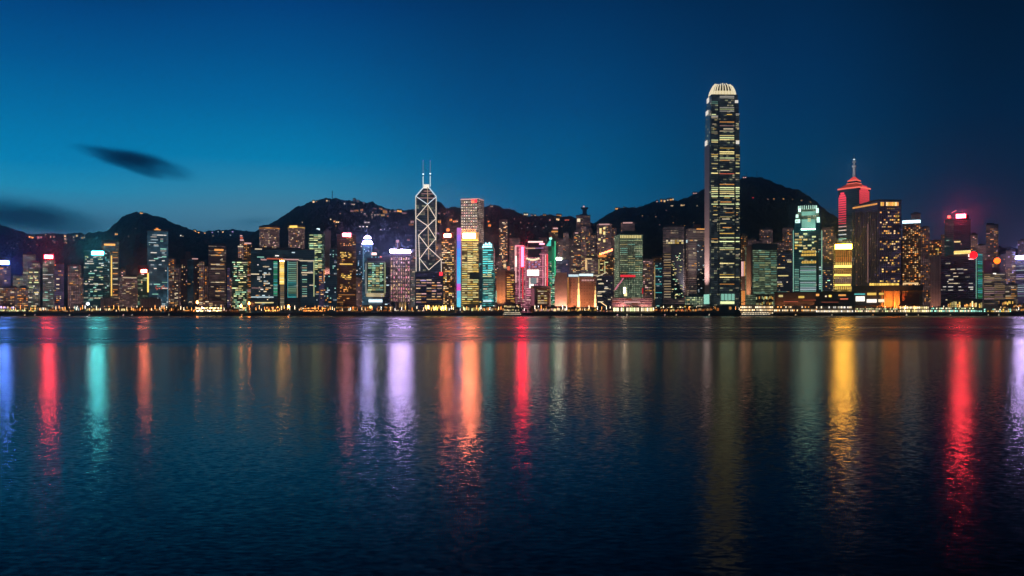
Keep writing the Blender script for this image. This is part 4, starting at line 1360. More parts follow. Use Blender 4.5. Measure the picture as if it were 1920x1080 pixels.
# green tower with slanted teal top
b = T('green lit tower with slanted turquoise peak beside red bank', 'office', 1024.5, 1042, 470, 1670, 'teal_glass', 10, ('green', 'mint'), roof=False, depth=22)
L = b.foot
b.prism('roof_wedge', L, b.z1, px(0, 447, b.Y).z, plain('green_wall', (.02, .16, .08), .4), [L[0] + b.t * (b.w * .42), L[1] - b.t * .5, L[2] - b.t * .5, L[3] + b.t * (b.w * .42)])
for q in range(4):
    b.panel('crown_panel', 1032.5 - 2 - q * 1.9, 1033.2, 449 + q * 3.1, 452 + q * 3.1, em('turquoise', (.10, .95, .78), .8, False), proud=1)
b.panel('roof_lamp', 1030, 1035, 445.5, 449, glow('mint', 2.0), proud=1.6)
b.panel('edge_light', 1039.5, 1042, 452, 525, glow('jade', .9), proud=.8)
b.panel('edge_light', 1024.5, 1033.5, 470, 490, em('jade_dim', (.02, .5, .2), .16), proud=.6)
b.panel('edge_light', 1034, 1039, 462, 510, em('jade_dim2', (.02, .5, .2), .28), proud=.5)
b.rows(490, 570, 3.6, 1025, 1041, ('green', 'mint', 'jade', 'lime'), (.3, .55, .8), .8, 3, hpx=.55)
b = T('stepped apartment tower with amber roof behind green peak', 'flats', 1029, 1046, 436, 1850, 'amber_rooms', 30, ('amber', 'warm', 'rose'))
b.block('crown_block', .65, .5, .6, .7, b.z1, px(0, 424, b.Y).z, plain('copper_roof', (.22, .10, .06), .5))
b.panel('roof_light', 1037, 1046, 427, 429.5, glow('rose', .8))
b.panel('roof_light', 1034, 1046, 433, 435.5, glow('amber', .9))
b = T('dark sail topped block right of green peak tower', 'office', 1043, 1068, 486, 1760, 'violet_office', 8, ('rose', 'lilac'), depth=20)
b.panel('roof_light', 1043, 1053, 483, 487.5, em('sail_lamp', (.9, 1, .75), 30, True), proud=2)
# cultural hall
b = B('concert_hall', 'smooth peach walled hall block without windows', 'hall', 1040, 1063, 516, 1550, 'stone_ribs', roof=None, depth=30)
b.prism('tower', b.foot, GZ, px(0, 519, b.Y).z, plain('peach_wall', (.42, .25, .20), .8))
b.prism('roof_wedge', b.foot, px(0, 519, b.Y).z, px(0, 511, b.Y).z, plain('peach_wall', (.42, .25, .20), .8), b.inset(.18, 1.0))
flood(b, 'front', .5, (1, .58, .44), 8000, 17, 3)
b = B('concert_hall', 'brick coloured hall with lit corner columns and bright white roof edge', 'hall', 1063.5, 1117, 520, 1560, 'brick_hall', roof=False, depth=44)
b.panel('roof_light', 1066, 1085, 514.5, 519, glow('cool', .9), proud=2)
b.panel('roof_light', 1086, 1112, 513.5, 517.5, glow('cool', 1.4), proud=2)
b.panel('roof_light', 1112, 1130, 515.5, 517, glow('cream', .5), proud=2)
for q in range(5):
    w = 1.0 + q * .35
    b.panel('column', 1085 - w, 1085 + w, 520 + q * 11, 532 + q * 11 - .6, em('column_glow_%d' % q, (1, .55, .2), .6 + .9 * q, True), proud=1 + q * .3)
    b.panel('column', 1116 - w * .8, 1116 + w * .8, 536 + q * 8, 544 + q * 8 - .4, em('column_glow_%d' % q, (1, .55, .2), .6 + .9 * q, True), proud=1 + q * .3)
b.panel('side_light', 1064, 1066, 520, 573, glow('amber', .4), proud=.7)
for q in range(8):
    b.panel('lit_window', 1091 + q * 3, 1092.5 + q * 3, 524, 527, glow('rose', .8))
flood(b, 'front', .2, (1, .45, .18), 5500, 26, 1)
flood(b, 'front', .8, (1, .45, .18), 4500, 26, 1)
b = T('dark office with white diagonal light bars', 'office', 1119, 1150, 516, 1590, 'night_glass', 10, ('cream', 'white', 'lime'), roof=True)
for xa, xb, y in ((1120, 1128, 523), (1122, 1132, 531), (1121, 1134, 546), (1120, 1129, 554), (1121, 1131, 565), (1133, 1141, 540)):
    b.panel('lit_floor', xa, xb, y, y + 1.9, glow('cream', .9))
strip(b, 'light_bar', (1119, 519), (1137, 511), 1.3, glow('cream', .8))
strip(b, 'light_bar', (1127, 567), (1137, 574), 1.6, glow('warm', 1.6))
# residential cluster on the slope
RES = [(1056, 1066, 437, 2050, 24, 'thin block of pink lit balconies on the slope'), (1074, 1088, 436, 2060, 50, 'apartment tower with slanted lit roof in mid slope cluster'), (1071, 1089, 462, 1900, 50, 'brown apartment tower with curved amber windows above hall'),
       (1089, 1099, 424, 2150, 40, 'tall dim apartment tower with white top windows in cluster'), (1099, 1110, 428, 2120, 34, 'brown apartment tower second of the dim pair in cluster'),
       (1106, 1118, 440, 2040, 22, 'pink edged dark apartment tower beside amber crowned one'), (1119, 1147, 420, 2080, 40, 'wide apartment tower with bright yellow top windows'),
       (1148, 1156, 427, 2110, 14, 'slim mauve apartment tower just left of the green grid tower'),
       (1164, 1190, 417, 2200, 14, 'stubby apartment block with gold windows above pyramid roof')]
for x0, x1, tp, Y, n, lb in RES:
    b = T(lb, 'flats', x0, x1, tp, Y, 'dark_flats' if n % 4 else 'flats', n, ('amber', 'warm', 'yellow', 'cream', 'orange'), (.4, .8, 1.4), (1, 2))
    if x0 in (1074, 1119, 1164):
        b.panel('roof_light', x0 + 4, x1 - 4, tp - .5, tp + 2, glow('rose', .6))
    if x0 == 1119:
        for xa, ya, yb in ((1124, 428, 438), (1131, 426, 430), (1131, 434, 440), (1122, 447, 451), (1131, 449, 454)):
            b.panel('lit_bay', xa, xa + 4, ya, yb, glow('yellow', 1.2))
b = T('square dark tower with lookout platform on the hill crest', 'flats', 1080, 1107, 404, 2600, 'dark_flats', 12, ('cream', 'rose'))
b.prism('lookout', b.inset(.45, .75, .2, .6), b.z1, px(0, 391, b.Y).z, CONC)
b.prism('lookout', b.inset(.35, .85, .1, .7), px(0, 391, b.Y).z, px(0, 388.5, b.Y).z, CONC)
b.panel('roof_lamp', 1093, 1096, 385, 388, glow('rose', .9), proud=-10)
b.panel('lit_bay', 1082, 1088, 410, 416, glow('cream', 1.2))
b = T('orange roofed terrace block glowing below the yellow windowed tower', 'flats', 1122, 1150, 480, 1800, 'amber_rooms', 40, ('orange', 'amber', 'yellow', 'lime'), (.6, 1.0))
for q in range(9):
    b.panel('roof_lamp', 1124 + q * 2.8, 1126.2 + q * 2.8, 475 - q * 1.0 + R.uniform(-1, 1), 478.5 - q * 1.0, glow(R.choice(('orange', 'coral')), 7.0, True), proud=-1)
b.panel('lit_floor', 1122, 1137, 478, 482, glow('orange', 1.0))
b.panel('edge_light', 1122, 1124, 486, 514, glow('yellow', .4))
b.panel('edge_light', 1133, 1135, 490, 512, glow('lime', .5))
b = T('block with bright cream edge column behind the hall roof', 'flats', 1096, 1121, 484, 1780, 'flats', 22, ('cream', 'warm', 'lime'))
b.panel('edge_light', 1097, 1101, 486, 506, glow('warm', .9))
b.panel('edge_light', 1097, 1110, 484, 487, glow('warm', .7))
# green grid tower
b = T('green window grid tower with low pyramid roof and red band', 'office', 1161, 1205, 440, 1580, 'lit_grid', 0, side=1152, th=16, roof=False)
b.prism('roof_wedge', b.foot, b.z1, px(0, 431.5, b.Y).z, plain('pyramid', (.16, .17, .14), .5), b.inset(.3, .7, .3, .7))
for q in range(13):
    b.panel('crown_light', 1163 + q * 3.1, 1165 + q * 3.1, 441, 446.5, glow('yellow', .8))
for q in range(14):
    xx = 1162 + q * 3.2
    b.panel('rib', xx - .4, xx + .4, 447, 556, plain('grid_rib', (.30, .42, .30), .6), proud=.9, thick=1.0)
b.panel('sign_band', 1163, 1191, 515.5, 519.5, glow('red', .9), proud=1.3)
b.rows(450, 512, 3.75, 1163, 1204, ('sage', 'lime', 'mint', 'yellow'), (.3, .42), .5, 3, hpx=.45)
b.panel('sign_band', 1169, 1173, 539, 551, glow('cream', 9.0, True), proud=1.4)
b.panel('sign_band', 1170, 1175, 549, 555, glow('warm', 2.0, True), proud=1.6)
b.panel('sign_band', 1203.5, 1205.5, 540, 551, glow('red', .5), proud=1.6)
for q in range(10):
    b.panel('ornament', 1153.5 + q * 1.5, 1155.5 + q * 1.5, 541 - q * 2.2, 543.5 - q * 2.2, glow('pink', .7), 'left' if q < 5 else 'front', 1)
flood(b, 'left', .5, (.8, .5, .9), 16000, 40, 6)
b = B('podium_building', 'pink lit boat shaped podium under green grid tower', 'office building', 1147, 1223, 558, 1545, 'white_rows', roof=False, depth=22)
b.rows(561, 573, 4, 1149, 1221, ('pink', 'rose', 'coral'), (.18, .3), .9, 6, hpx=.4)
b.panel('lit_floor', 1170, 1200, 565.5, 567.5, glow('rose', .8))
flood(b, 'front', .25, (1, .35, .35), 5000, 13, 7)
flood(b, 'front', .8, (1, .4, .35), 3600, 13, 7)
T('dark apartment tower with orange roof lights right of green grid tower', 'flats', 1206, 1225, 486, 1720, 'dark_flats', 40, ('amber', 'rose', 'cream'))
T('speckled brown apartment block behind the narrow blue tower', 'flats', 1222, 1241, 482, 1780, 'amber_rooms', 20, ('amber', 'rose'))
b = T('narrow dark blue tower with yellow lit left edge', 'office', 1228, 1242, 492, 1640, 'dark_glass', 10, COOL, (.3, .6))
b.panel('edge_light', 1226.8, 1228.6, 500, 560, glow('yellow', .35), proud=.6)
for y in (503, 518, 532, 548):
    b.panel('lit_floor', 1229, 1241, y, y + 1.2, glow('teal', .5))
b = T('broad brown topped tower with yellow band and dark glass centre', 'office', 1243, 1283, 427, 1620, 'band_office', 0, depth=36)
b.block('crown_block', .5, .5, .96, .9, b.z1, px(0, 423, b.Y).z, plain('crown_mauve', (.20, .12, .12), .7))
b.panel('dark_bay', 1258, 1281, 459, 560, FAC['dark_glass'][0], proud=.8)
for q in range(8):
    for j in range(2):
        if R.random() < .85:
            b.panel('lit_window', 1249 + q * 4.1, 1252.6 + q * 4.1, 450 + j * 4, 453 + j * 4, glow(R.choice(('yellow', 'cream', 'gold')), R.choice((.3, .5, .8))), proud=.4)
for q in range(46):
    xx, y = R.uniform(1258, 1279), R.uniform(474, 558)
    b.panel('lit_window', xx, xx + R.choice((1.5, 2.6, 4)), y, y + 1.5, glow(R.choice(('lime', 'yellow', 'green', 'cream')), R.choice((.4, .8, 1.2))), proud=1.2)
b.rows(476, 558, 5, 1245, 1258, ('cream', 'warm'), (.2, .35), .8, 1, hpx=.35)
b = T('brown tower with orange topped corner beside tallest tower', 'office', 1291, 1321, 430, 1640, 'band_office', 20, ('amber', 'cream'), (.35, .6), side=1286, th=18)
b.panel('roof_light', 1306, 1321, 428.5, 430.5, glow('amber', 1.0))
b.block('crown_block', .6, .5, .4, .5, b.z1, px(0, 420, b.Y).z, plain('crown_mauve', (.20, .12, .12), .7))
b.panel('dark_bay', 1306, 1321, 452, 556, FAC['dark_glass'][0], proud=.7)
for q in range(22):
    xx, y = R.uniform(1307, 1318), R.uniform(456, 550)
    b.panel('lit_window', xx, xx + 2.2, y, y + 1.5, glow(R.choice(('cream', 'cool', 'amber')), R.choice((.3, .6))), proud=1.1)
b.panel('edge_light', 1287, 1289, 450, 455, glow('cool', .8), 'left', .6)
T('low glazed hall lit yellow green at the foot of the brown towers', 'office', 1284, 1318, 555, 1545, 'lit_grid', 12, ('lime', 'yellow', 'cream'), (.4, .8))
T('speckled apartment tower of orange dots right of tallest tower', 'flats', 1389, 1402, 442, 1860, 'amber_rooms', 44, ('amber', 'orange', 'cream'), run=(1, 1))
T('pale apartment tower of orange dots close to olive glass block', 'flats', 1402, 1418, 449, 1840, 'flats', 30, ('amber', 'orange', 'rose'), run=(1, 1))
b = T('thin warm washed column block beside the tallest tower', 'flats', 1390, 1400, 481, 1680, 'stone_ribs', 0)
b.lit(18, ('amber', 'orange', 'rose'), (.8, 1.4), run=(1, 1))
flood(b, 'front', .5, (1, .5, .25), 9000, 26, 2)
T('dark peaked apartment tower with orange windows on the slope', 'flats', 1424, 1449, 430, 2100, 'dark_flats', 52, ('orange', 'amber', 'rose'), run=(1, 1))
b = T('olive glass block with brown stone frame', 'office', 1411, 1457, 460, 1605, 'olive_glass', 0, side=1397, th=22)
st_m = plain('frame_brown', (.24, .16, .13), .7)
b.panel('frame', 1411, 1457.3, 457, 469, st_m, proud=1.2, thick=2)
b.panel('frame', 1400, 1411, 462, 553, st_m, 'left', .6)
b.rows(472, 550, 4.0, 1413, 1456, ('green', 'lime', 'mint'), (.12, .2, .28), .7, 4, hpx=.5)
flood(b, 'left', .5, (1, .55, .3), 30000, 40, 8)
T('dark tall apartment tower of orange dots left of mint crown', 'flats', 1467, 1487, 428, 1900, 'dark_flats', 60, ('orange', 'amber', 'rose'), run=(1, 1))
b = T('dark office with few yellow lit floors beside mint tower', 'office', 1457, 1486, 473, 1660, 'night_glass', 14, ('amber', 'cream'), roof=True)
for xa, xb, y in ((1457, 1472, 501), (1459, 1478, 516), (1458, 1467, 532), (1476, 1484, 490), (1458, 1478, 547)):
    b.panel('lit_floor', xa, xb, y, y + 2, glow('yellow' if y < 540 else 'mint', .8))
T('apartment tower of amber windows right of mint crown tower', 'flats', 1542, 1563, 427, 1850, 'dark_flats', 70, ('amber', 'warm', 'orange'), (.5, 1.0), (1, 1))
T('lower dark office with yellow floors right of mint tower', 'office', 1542, 1562, 490, 1680, 'night_glass', 20, ('yellow', 'amber', 'mint'))
# golden block
b = T('short golden lit building with glowing top band', 'office', 1564, 1597, 462, 1600, 'gold_rows', 0, roof=False, side=1562, th=10)
b.panel('crown_light', 1566, 1597, 458, 467, em('gold_band', (1, .46, .04), 54, True), proud=.6)
b.panel('lit_floor', 1564, 1597, 497, 502, em('gold_band2', (1, .62, .16), 2.2, True), proud=.6)
b.panel('lit_floor', 1564, 1595, 514, 517.5, glow('gold', 2.2, True), proud=.6)
b.panel('lit_floor', 1565, 1595, 532.5, 536, glow('gold', 2.0, True), proud=.6)
for q in range(9):
    xx = 1566 + q * 3.5
    b.panel('column', xx - .5, xx + .5, 468, 497, plain('gold_pier', (.12, .05, .01), .5), proud=1.0)
    b.panel('lit_bay', xx + .6, xx + 2.6, 470, 480, glow('orange', .35))
    b.panel('lit_bay', xx + .6, xx + 2.6, 481, 491, glow('orange', .5))
    b.panel('lit_bay', xx + .6, xx + 2.6, 492, 496.5, glow('gold', 1.1))
    b.panel('lit_bay', xx + .4, xx + 2.2, 504, 513, glow('amber', .35))
    b.panel('lit_bay', xx + .4, xx + 2.2, 519, 531, glow('rose', .25))
    b.panel('lit_bay', xx + .4, xx + 2.4, 537, 543, glow('gold', .9))
# big slab hotel
b = T('massive dark slab with vertical ribs and golden windows', 'hotel', 1647, 1690, 375, 1590, 'slab_hotel', 0, side=1597, th=30, roof=True)
for q in range(9):
    b.panel('crown_light', 1651 + q * 3.4 + (6 if q > 1 else 0) * .6, 1653.8 + q * 3.4 + (6 if q > 1 else 0) * .6, 379, 386, glow(R.choice(('gold', 'amber', 'warm')), R.choice((1.0, 1.5))), proud=.5)
for q in range(15):
    b.panel('crown_light', 1599 + q * 3.1, 1601.4 + q * 3.1, 388.5 - q * .55, 391.5 - q * .55, glow('amber', .9), 'left', .4)
GR2 = [(397, 5, .5), (404, 6, .5), (411, 7, .6), (416, 6, .5), (424, 4, .4), (432, 8, .8), (436, 7, .7), (452, 6, .6), (456, 5, .5), (462, 6, .5), (466, 4, .4), (482, 5, .5), (487, 6, .5), (492, 4, .3), (504, 4, .4), (508, 6, .5), (526, 7, .6), (532, 8, .8)]
for y, n, _ in GR2:
    for q in range(n):
        xx = 1650 + int(R.uniform(0, 10)) * 3.7
        b.panel('lit_window', xx, xx + 2.6, y, y + 2.4, glow(R.choice(('amber', 'gold', 'warm')), R.choice((.5, .9, 1.5))), proud=.3)
for q in range(11):
    xx = 1600 + q * 4.3
    b.panel('rib', xx - .6, xx + .6, 398, 545, plain('slab_rib', (.075, .07, .085), .6), 'left', 1.0, 1.2)
for q in range(22):
    xx, y = 1603 + int(R.uniform(0, 10)) * 4.3, R.uniform(405, 530)
    b.panel('lit_bay', xx - .8, xx + .8, y, y + 2.4, glow(R.choice(('rose', 'lilac', 'warm')), R.choice((.2, .4))), 'left', .4)
b.panel('edge_light', 1627.5, 1628.8, 420, 530, glow('rose', .12), 'left', 1.3)
for q in range(12):
    b.panel('lit_floor', 1630 + q * 4.6, 1633.8 + q * 4.6, 531, 536, glow('gold', R.choice((.8, 1.4))), proud=1)
b = T('brown apartment tower with blue white light band on its roof', 'flats', 1692, 1726, 420, 1640, 'amber_rooms', 96, ('amber', 'orange', 'warm'), (.5, 1.0, 1.6), (1, 1), depth=30)
b.block('roof_block', .5, .5, 1.0, .9, b.z1, px(0, 412, b.Y).z, plain('slab_dark', (.05, .05, .06), .5))
b.panel('roof_sign', 1692, 1726, 413, 418.5, em('roof_band', (.62, .88, 1), 2.6, True), proud=1.2)
b.panel('lit_floor', 1693, 1722, 530, 533, glow('warm', 1.0))
b = T('maroon apartment tower poking up behind the blue white band', 'flats', 1708, 1726, 401, 1820, 'dark_flats', 8, ('orange', 'coral'))
T('dim apartment tower right of the blue white banded tower', 'flats', 1726, 1743, 427, 1760, 'dark_flats', 30, ('orange', 'amber'), run=(1, 1))
T('speckled amber apartment tower before brown windowless slab', 'flats', 1743, 1766, 452, 1740, 'amber_rooms', 44, ('amber', 'orange', 'gold'), (.6, 1.2, 1.8), (1, 2))
b = T('brown windowless slab end beside the wide dark block', 'office', 1744, 1764, 479, 1580, 'stone_ribs', 0, roof=False)
flood(b, 'front', .5, (1, .5, .35), 2600, 24, 4)
b = T('wide dark glass block with teal lit right edge', 'office', 1764, 1831, 479, 1590, 'night_glass', 10, ('cream', 'white'), (.4, .7), (1, 3), side=1843, th=20)
b.rows(505, 555, 6.4, 1768, 1826, ('cream', 'white'), (.25, .5, .8), .35, 6, hpx=.22)
b.panel('edge_light', 1830, 1831.4, 482, 560, glow('mint', .45), proud=.8)
b.rows(476, 559, 3.4, 1833, 1842, ('teal', 'teal', 'jade'), (.18, .3), 1, 1, 'right', .7)
b.panel('roof_sign', 1789, 1820, 470, 476, glow('yellow', 1.6), proud=.9)
for q in range(12):
    b.panel('roof_sign', 1789.5 + q * 2.5, 1791.3 + q * 2.5, 470.8, 475.2, glow('gold', 1.2), proud=1.3)
z = b.face_z('front', 1825, 479)
c = px(1825, 478.5, 1583)
lathe('sign_ball', [(.5, -7.2), (3.6, -6.3), (6, -3.9), (7.2, 0), (6, 3.9), (3.6, 6.3), (.5, 7.2)], 20, em('ball_red', (1, .006, .012), 3, True), b.root, b.loc(c))
b.panel('roof_sign', 1819, 1823, 477, 482, glow('rose', 3, True), proud=9.5)
b.panel('roof_sign', 1827, 1831, 474, 478, glow('coral', 3, True), proud=9.5)
b.panel('roof_sign', 1819, 1829, 485, 487, glow('rose', 1.6, True), proud=8)
# red topped tower behind
b = T('dark twin tower under the red roof sign at right', 'office', 1788, 1820, 412, 1700, 'night_glass', 8, ('cream', 'amber'), (.4, .8), roof=False, depth=30)
b.block('roof_block', .5, .5, .8, .8, b.z1, px(0, 404, b.Y).z, plain('maroon', (.13, .04, .05), .6))
b.sign(1793, 1810, 402, 408.5, 'red', 90, 'red', 1.8)
b.panel('lit_floor', 1789, 1801, 452, 454.5, glow('yellow', .9))
c_ = px(1793, 395, 1700)
strip(b, 'mast', (1785, 399), (1793, 394.5), 1.5, glow('pink', 1.0))
b = T('dark glass shoulder tower with red ball lamp left of red sign', 'office', 1771, 1788, 412, 1705, 'teal_glass', 6, ('mint',), (.3,), roof=False, depth=28)
lathe('roof_lamp', [(.3, -3), (2.4, -2), (3, 0), (2.4, 2), (.3, 3)], 14, em('lamp_red', (1, .08, .06), 6, True), b.root, b.loc(px(1779.5, 406.5, 1700)))
b.block('plant_room', .5, .5, .5, .6, b.z1, px(0, 409, b.Y).z, CONC)
T('dark low flats left of the red topped tower', 'flats', 1764, 1772, 440, 1760, 'dark_flats', 8, ('rose', 'coral'))
T('pinkish apartment tower right of the red topped tower', 'flats', 1820, 1833, 440, 1760, 'flats', 34, ('amber', 'rose', 'warm'))
T('tall dark apartment tower with scattered amber lights at right', 'flats', 1849, 1872, 422, 1780, 'dark_flats', 40, ('amber', 'orange', 'rose'))
b = T('white banded block with glowing orange ball on top', 'office', 1844, 1885, 512, 1590, 'white_rows', 0, roof=False, depth=30)
b.prism('roof_block', b.inset(.4, .85, .2, .8), b.z1, px(0, 502, b.Y).z, plain('maroon', (.13, .04, .05), .6))
b.prism('roof_block', b.inset(-.0, .4, .3, .9), b.z1, px(0, 487, b.Y).z, plain('pink_wall', (.36, .12, .14), .6))
b.rows(514, 562, 3.5, 1845, 1884, ('rose', 'warm', 'cream'), (.12, .2, .3), .95, 2, hpx=.45)
lathe('sign_ball', [(.5, -5.8), (2.9, -5), (4.9, -3), (5.8, 0), (4.9, 3), (2.9, 5), (.5, 5.8)], 20, em('ball_orange', (1, .10, .003), 4.5, True), b.root, b.loc(px(1869.5, 489, 1592)))
b.panel('roof_light', 1862, 1868, 512, 514, glow('white', 1.4), proud=.6)
T('low grey flats beside the orange ball block', 'flats', 1886, 1905, 470, 1720, 'flats', 34, ('lilac', 'amber', 'cream'))
b = T('banded office with lilac roof band at the right edge', 'office', 1904, 1940, 486, 1610, 'violet_office', 10, ('cream', 'lilac'))
b.sign(1904.5, 1925, 480.5, 486, 'lilac', 52, 'lilac', .9, pad=.3)
b.rows(490, 558, 4.0, 1905, 1930, ('lilac', 'cream', 'cool'), (.25, .45), .85, 1, hpx=.4)
T('mauve apartment tower behind lilac roof band', 'flats', 1908, 1932, 452, 1800, 'dark_flats', 20, ('rose', 'amber', 'lilac'))
b = T('banded flats low at the right waterfront', 'flats', 1884, 1908, 534, 1580, 'white_rows', 0)
b.rows(538, 566, 4, 1885, 1906, ('amber', 'cream'), (.3, .5), .8, 2, hpx=.45)
# small back row fillers in gaps of the skyline
FILL = [(140, 156, 520, 1760), (208, 228, 528, 1740), (224, 236, 505, 1800), (248, 262, 520, 1800), (300, 316, 520, 1780), (330, 342, 500, 1800), (430, 440, 520, 1760), (606, 622, 470, 1820), (628, 640, 500, 1800), (668, 690, 520, 1700), (712, 734, 480, 1840),
        (765, 782, 470, 1850), (818, 832, 455, 1860), (925, 936, 500, 1800), (1010, 1026, 446, 2050), (1045, 1058, 448, 2060), (1064, 1076, 450, 2080), (1204, 1214, 500, 1760), (1280, 1292, 500, 1800), (1418, 1430, 452, 2050), (1450, 1468, 455, 2000), (1530, 1548, 470, 1860), (1556, 1568, 440, 1950),
        (1742, 1752, 470, 1800), (1830, 1850, 460, 1820), (1874, 1890, 478, 1800), (1832, 1846, 470, 1850)]
for q, (x0, x1, tp, Y) in enumerate(FILL):
    T('small dim apartment block half hidden between taller towers', 'flats', x0, x1, tp, Y, 'dark_flats' if q % 3 else 'flats', 12, ('amber', 'rose', 'warm', 'orange'), (.4, .8, 1.3), (1, 1), group='half hidden back row flats')
# ------------------------------------------------------------------ hillside houses, mast
def hill_house(h, x, y, w, hh, c, st_, label, group, n=2):
    P = h.spot(x, y + hh)
    s_ = P.y / F
    rt = root('hillside_house', label, 'house', (P.x, P.y, P.z - 6), group)
    W_, H_ = w * s_, hh * s_
    yaw = -math.atan2(P.x, P.y)
    me = prism_mesh([(-W_ * .6, 0), (W_ * .6, 0), (W_ * .6, 10), (-W_ * .6, 10)], 0, H_ + 7, plain('house_wall', (.22, .19, .17), .8))
    obj('wall', me, rt, (0, 0, 0), yaw)
    obj('roof', prism_mesh([(-W_ * .66, -.6), (W_ * .66, -.6), (W_ * .66, 10.6), (-W_ * .66, 10.6)], H_ + 7.02, H_ + 9, ROOF, [(-W_ * .5, 4), (W_ * .5, 4), (W_ * .5, 6), (-W_ * .5, 6)]), rt, (0, 0, 0), yaw)
    for i in range(n):
        f = (i + .5) / n - .5
        d = Vector((math.cos(yaw), math.sin(yaw), 0)) * (W_ * f)
        nn = Vector((math.sin(yaw), -math.cos(yaw), 0)) * .4
        obj('lit_window', unit_box(glow(c, st_)), rt, (d.x + nn.x, d.y + nn.y, 6 + H_ * R.uniform(.42, .62)), yaw, (W_ / n * R.uniform(.55, .8), 1.0, max(1.6, H_ * R.uniform(.4, .7))))


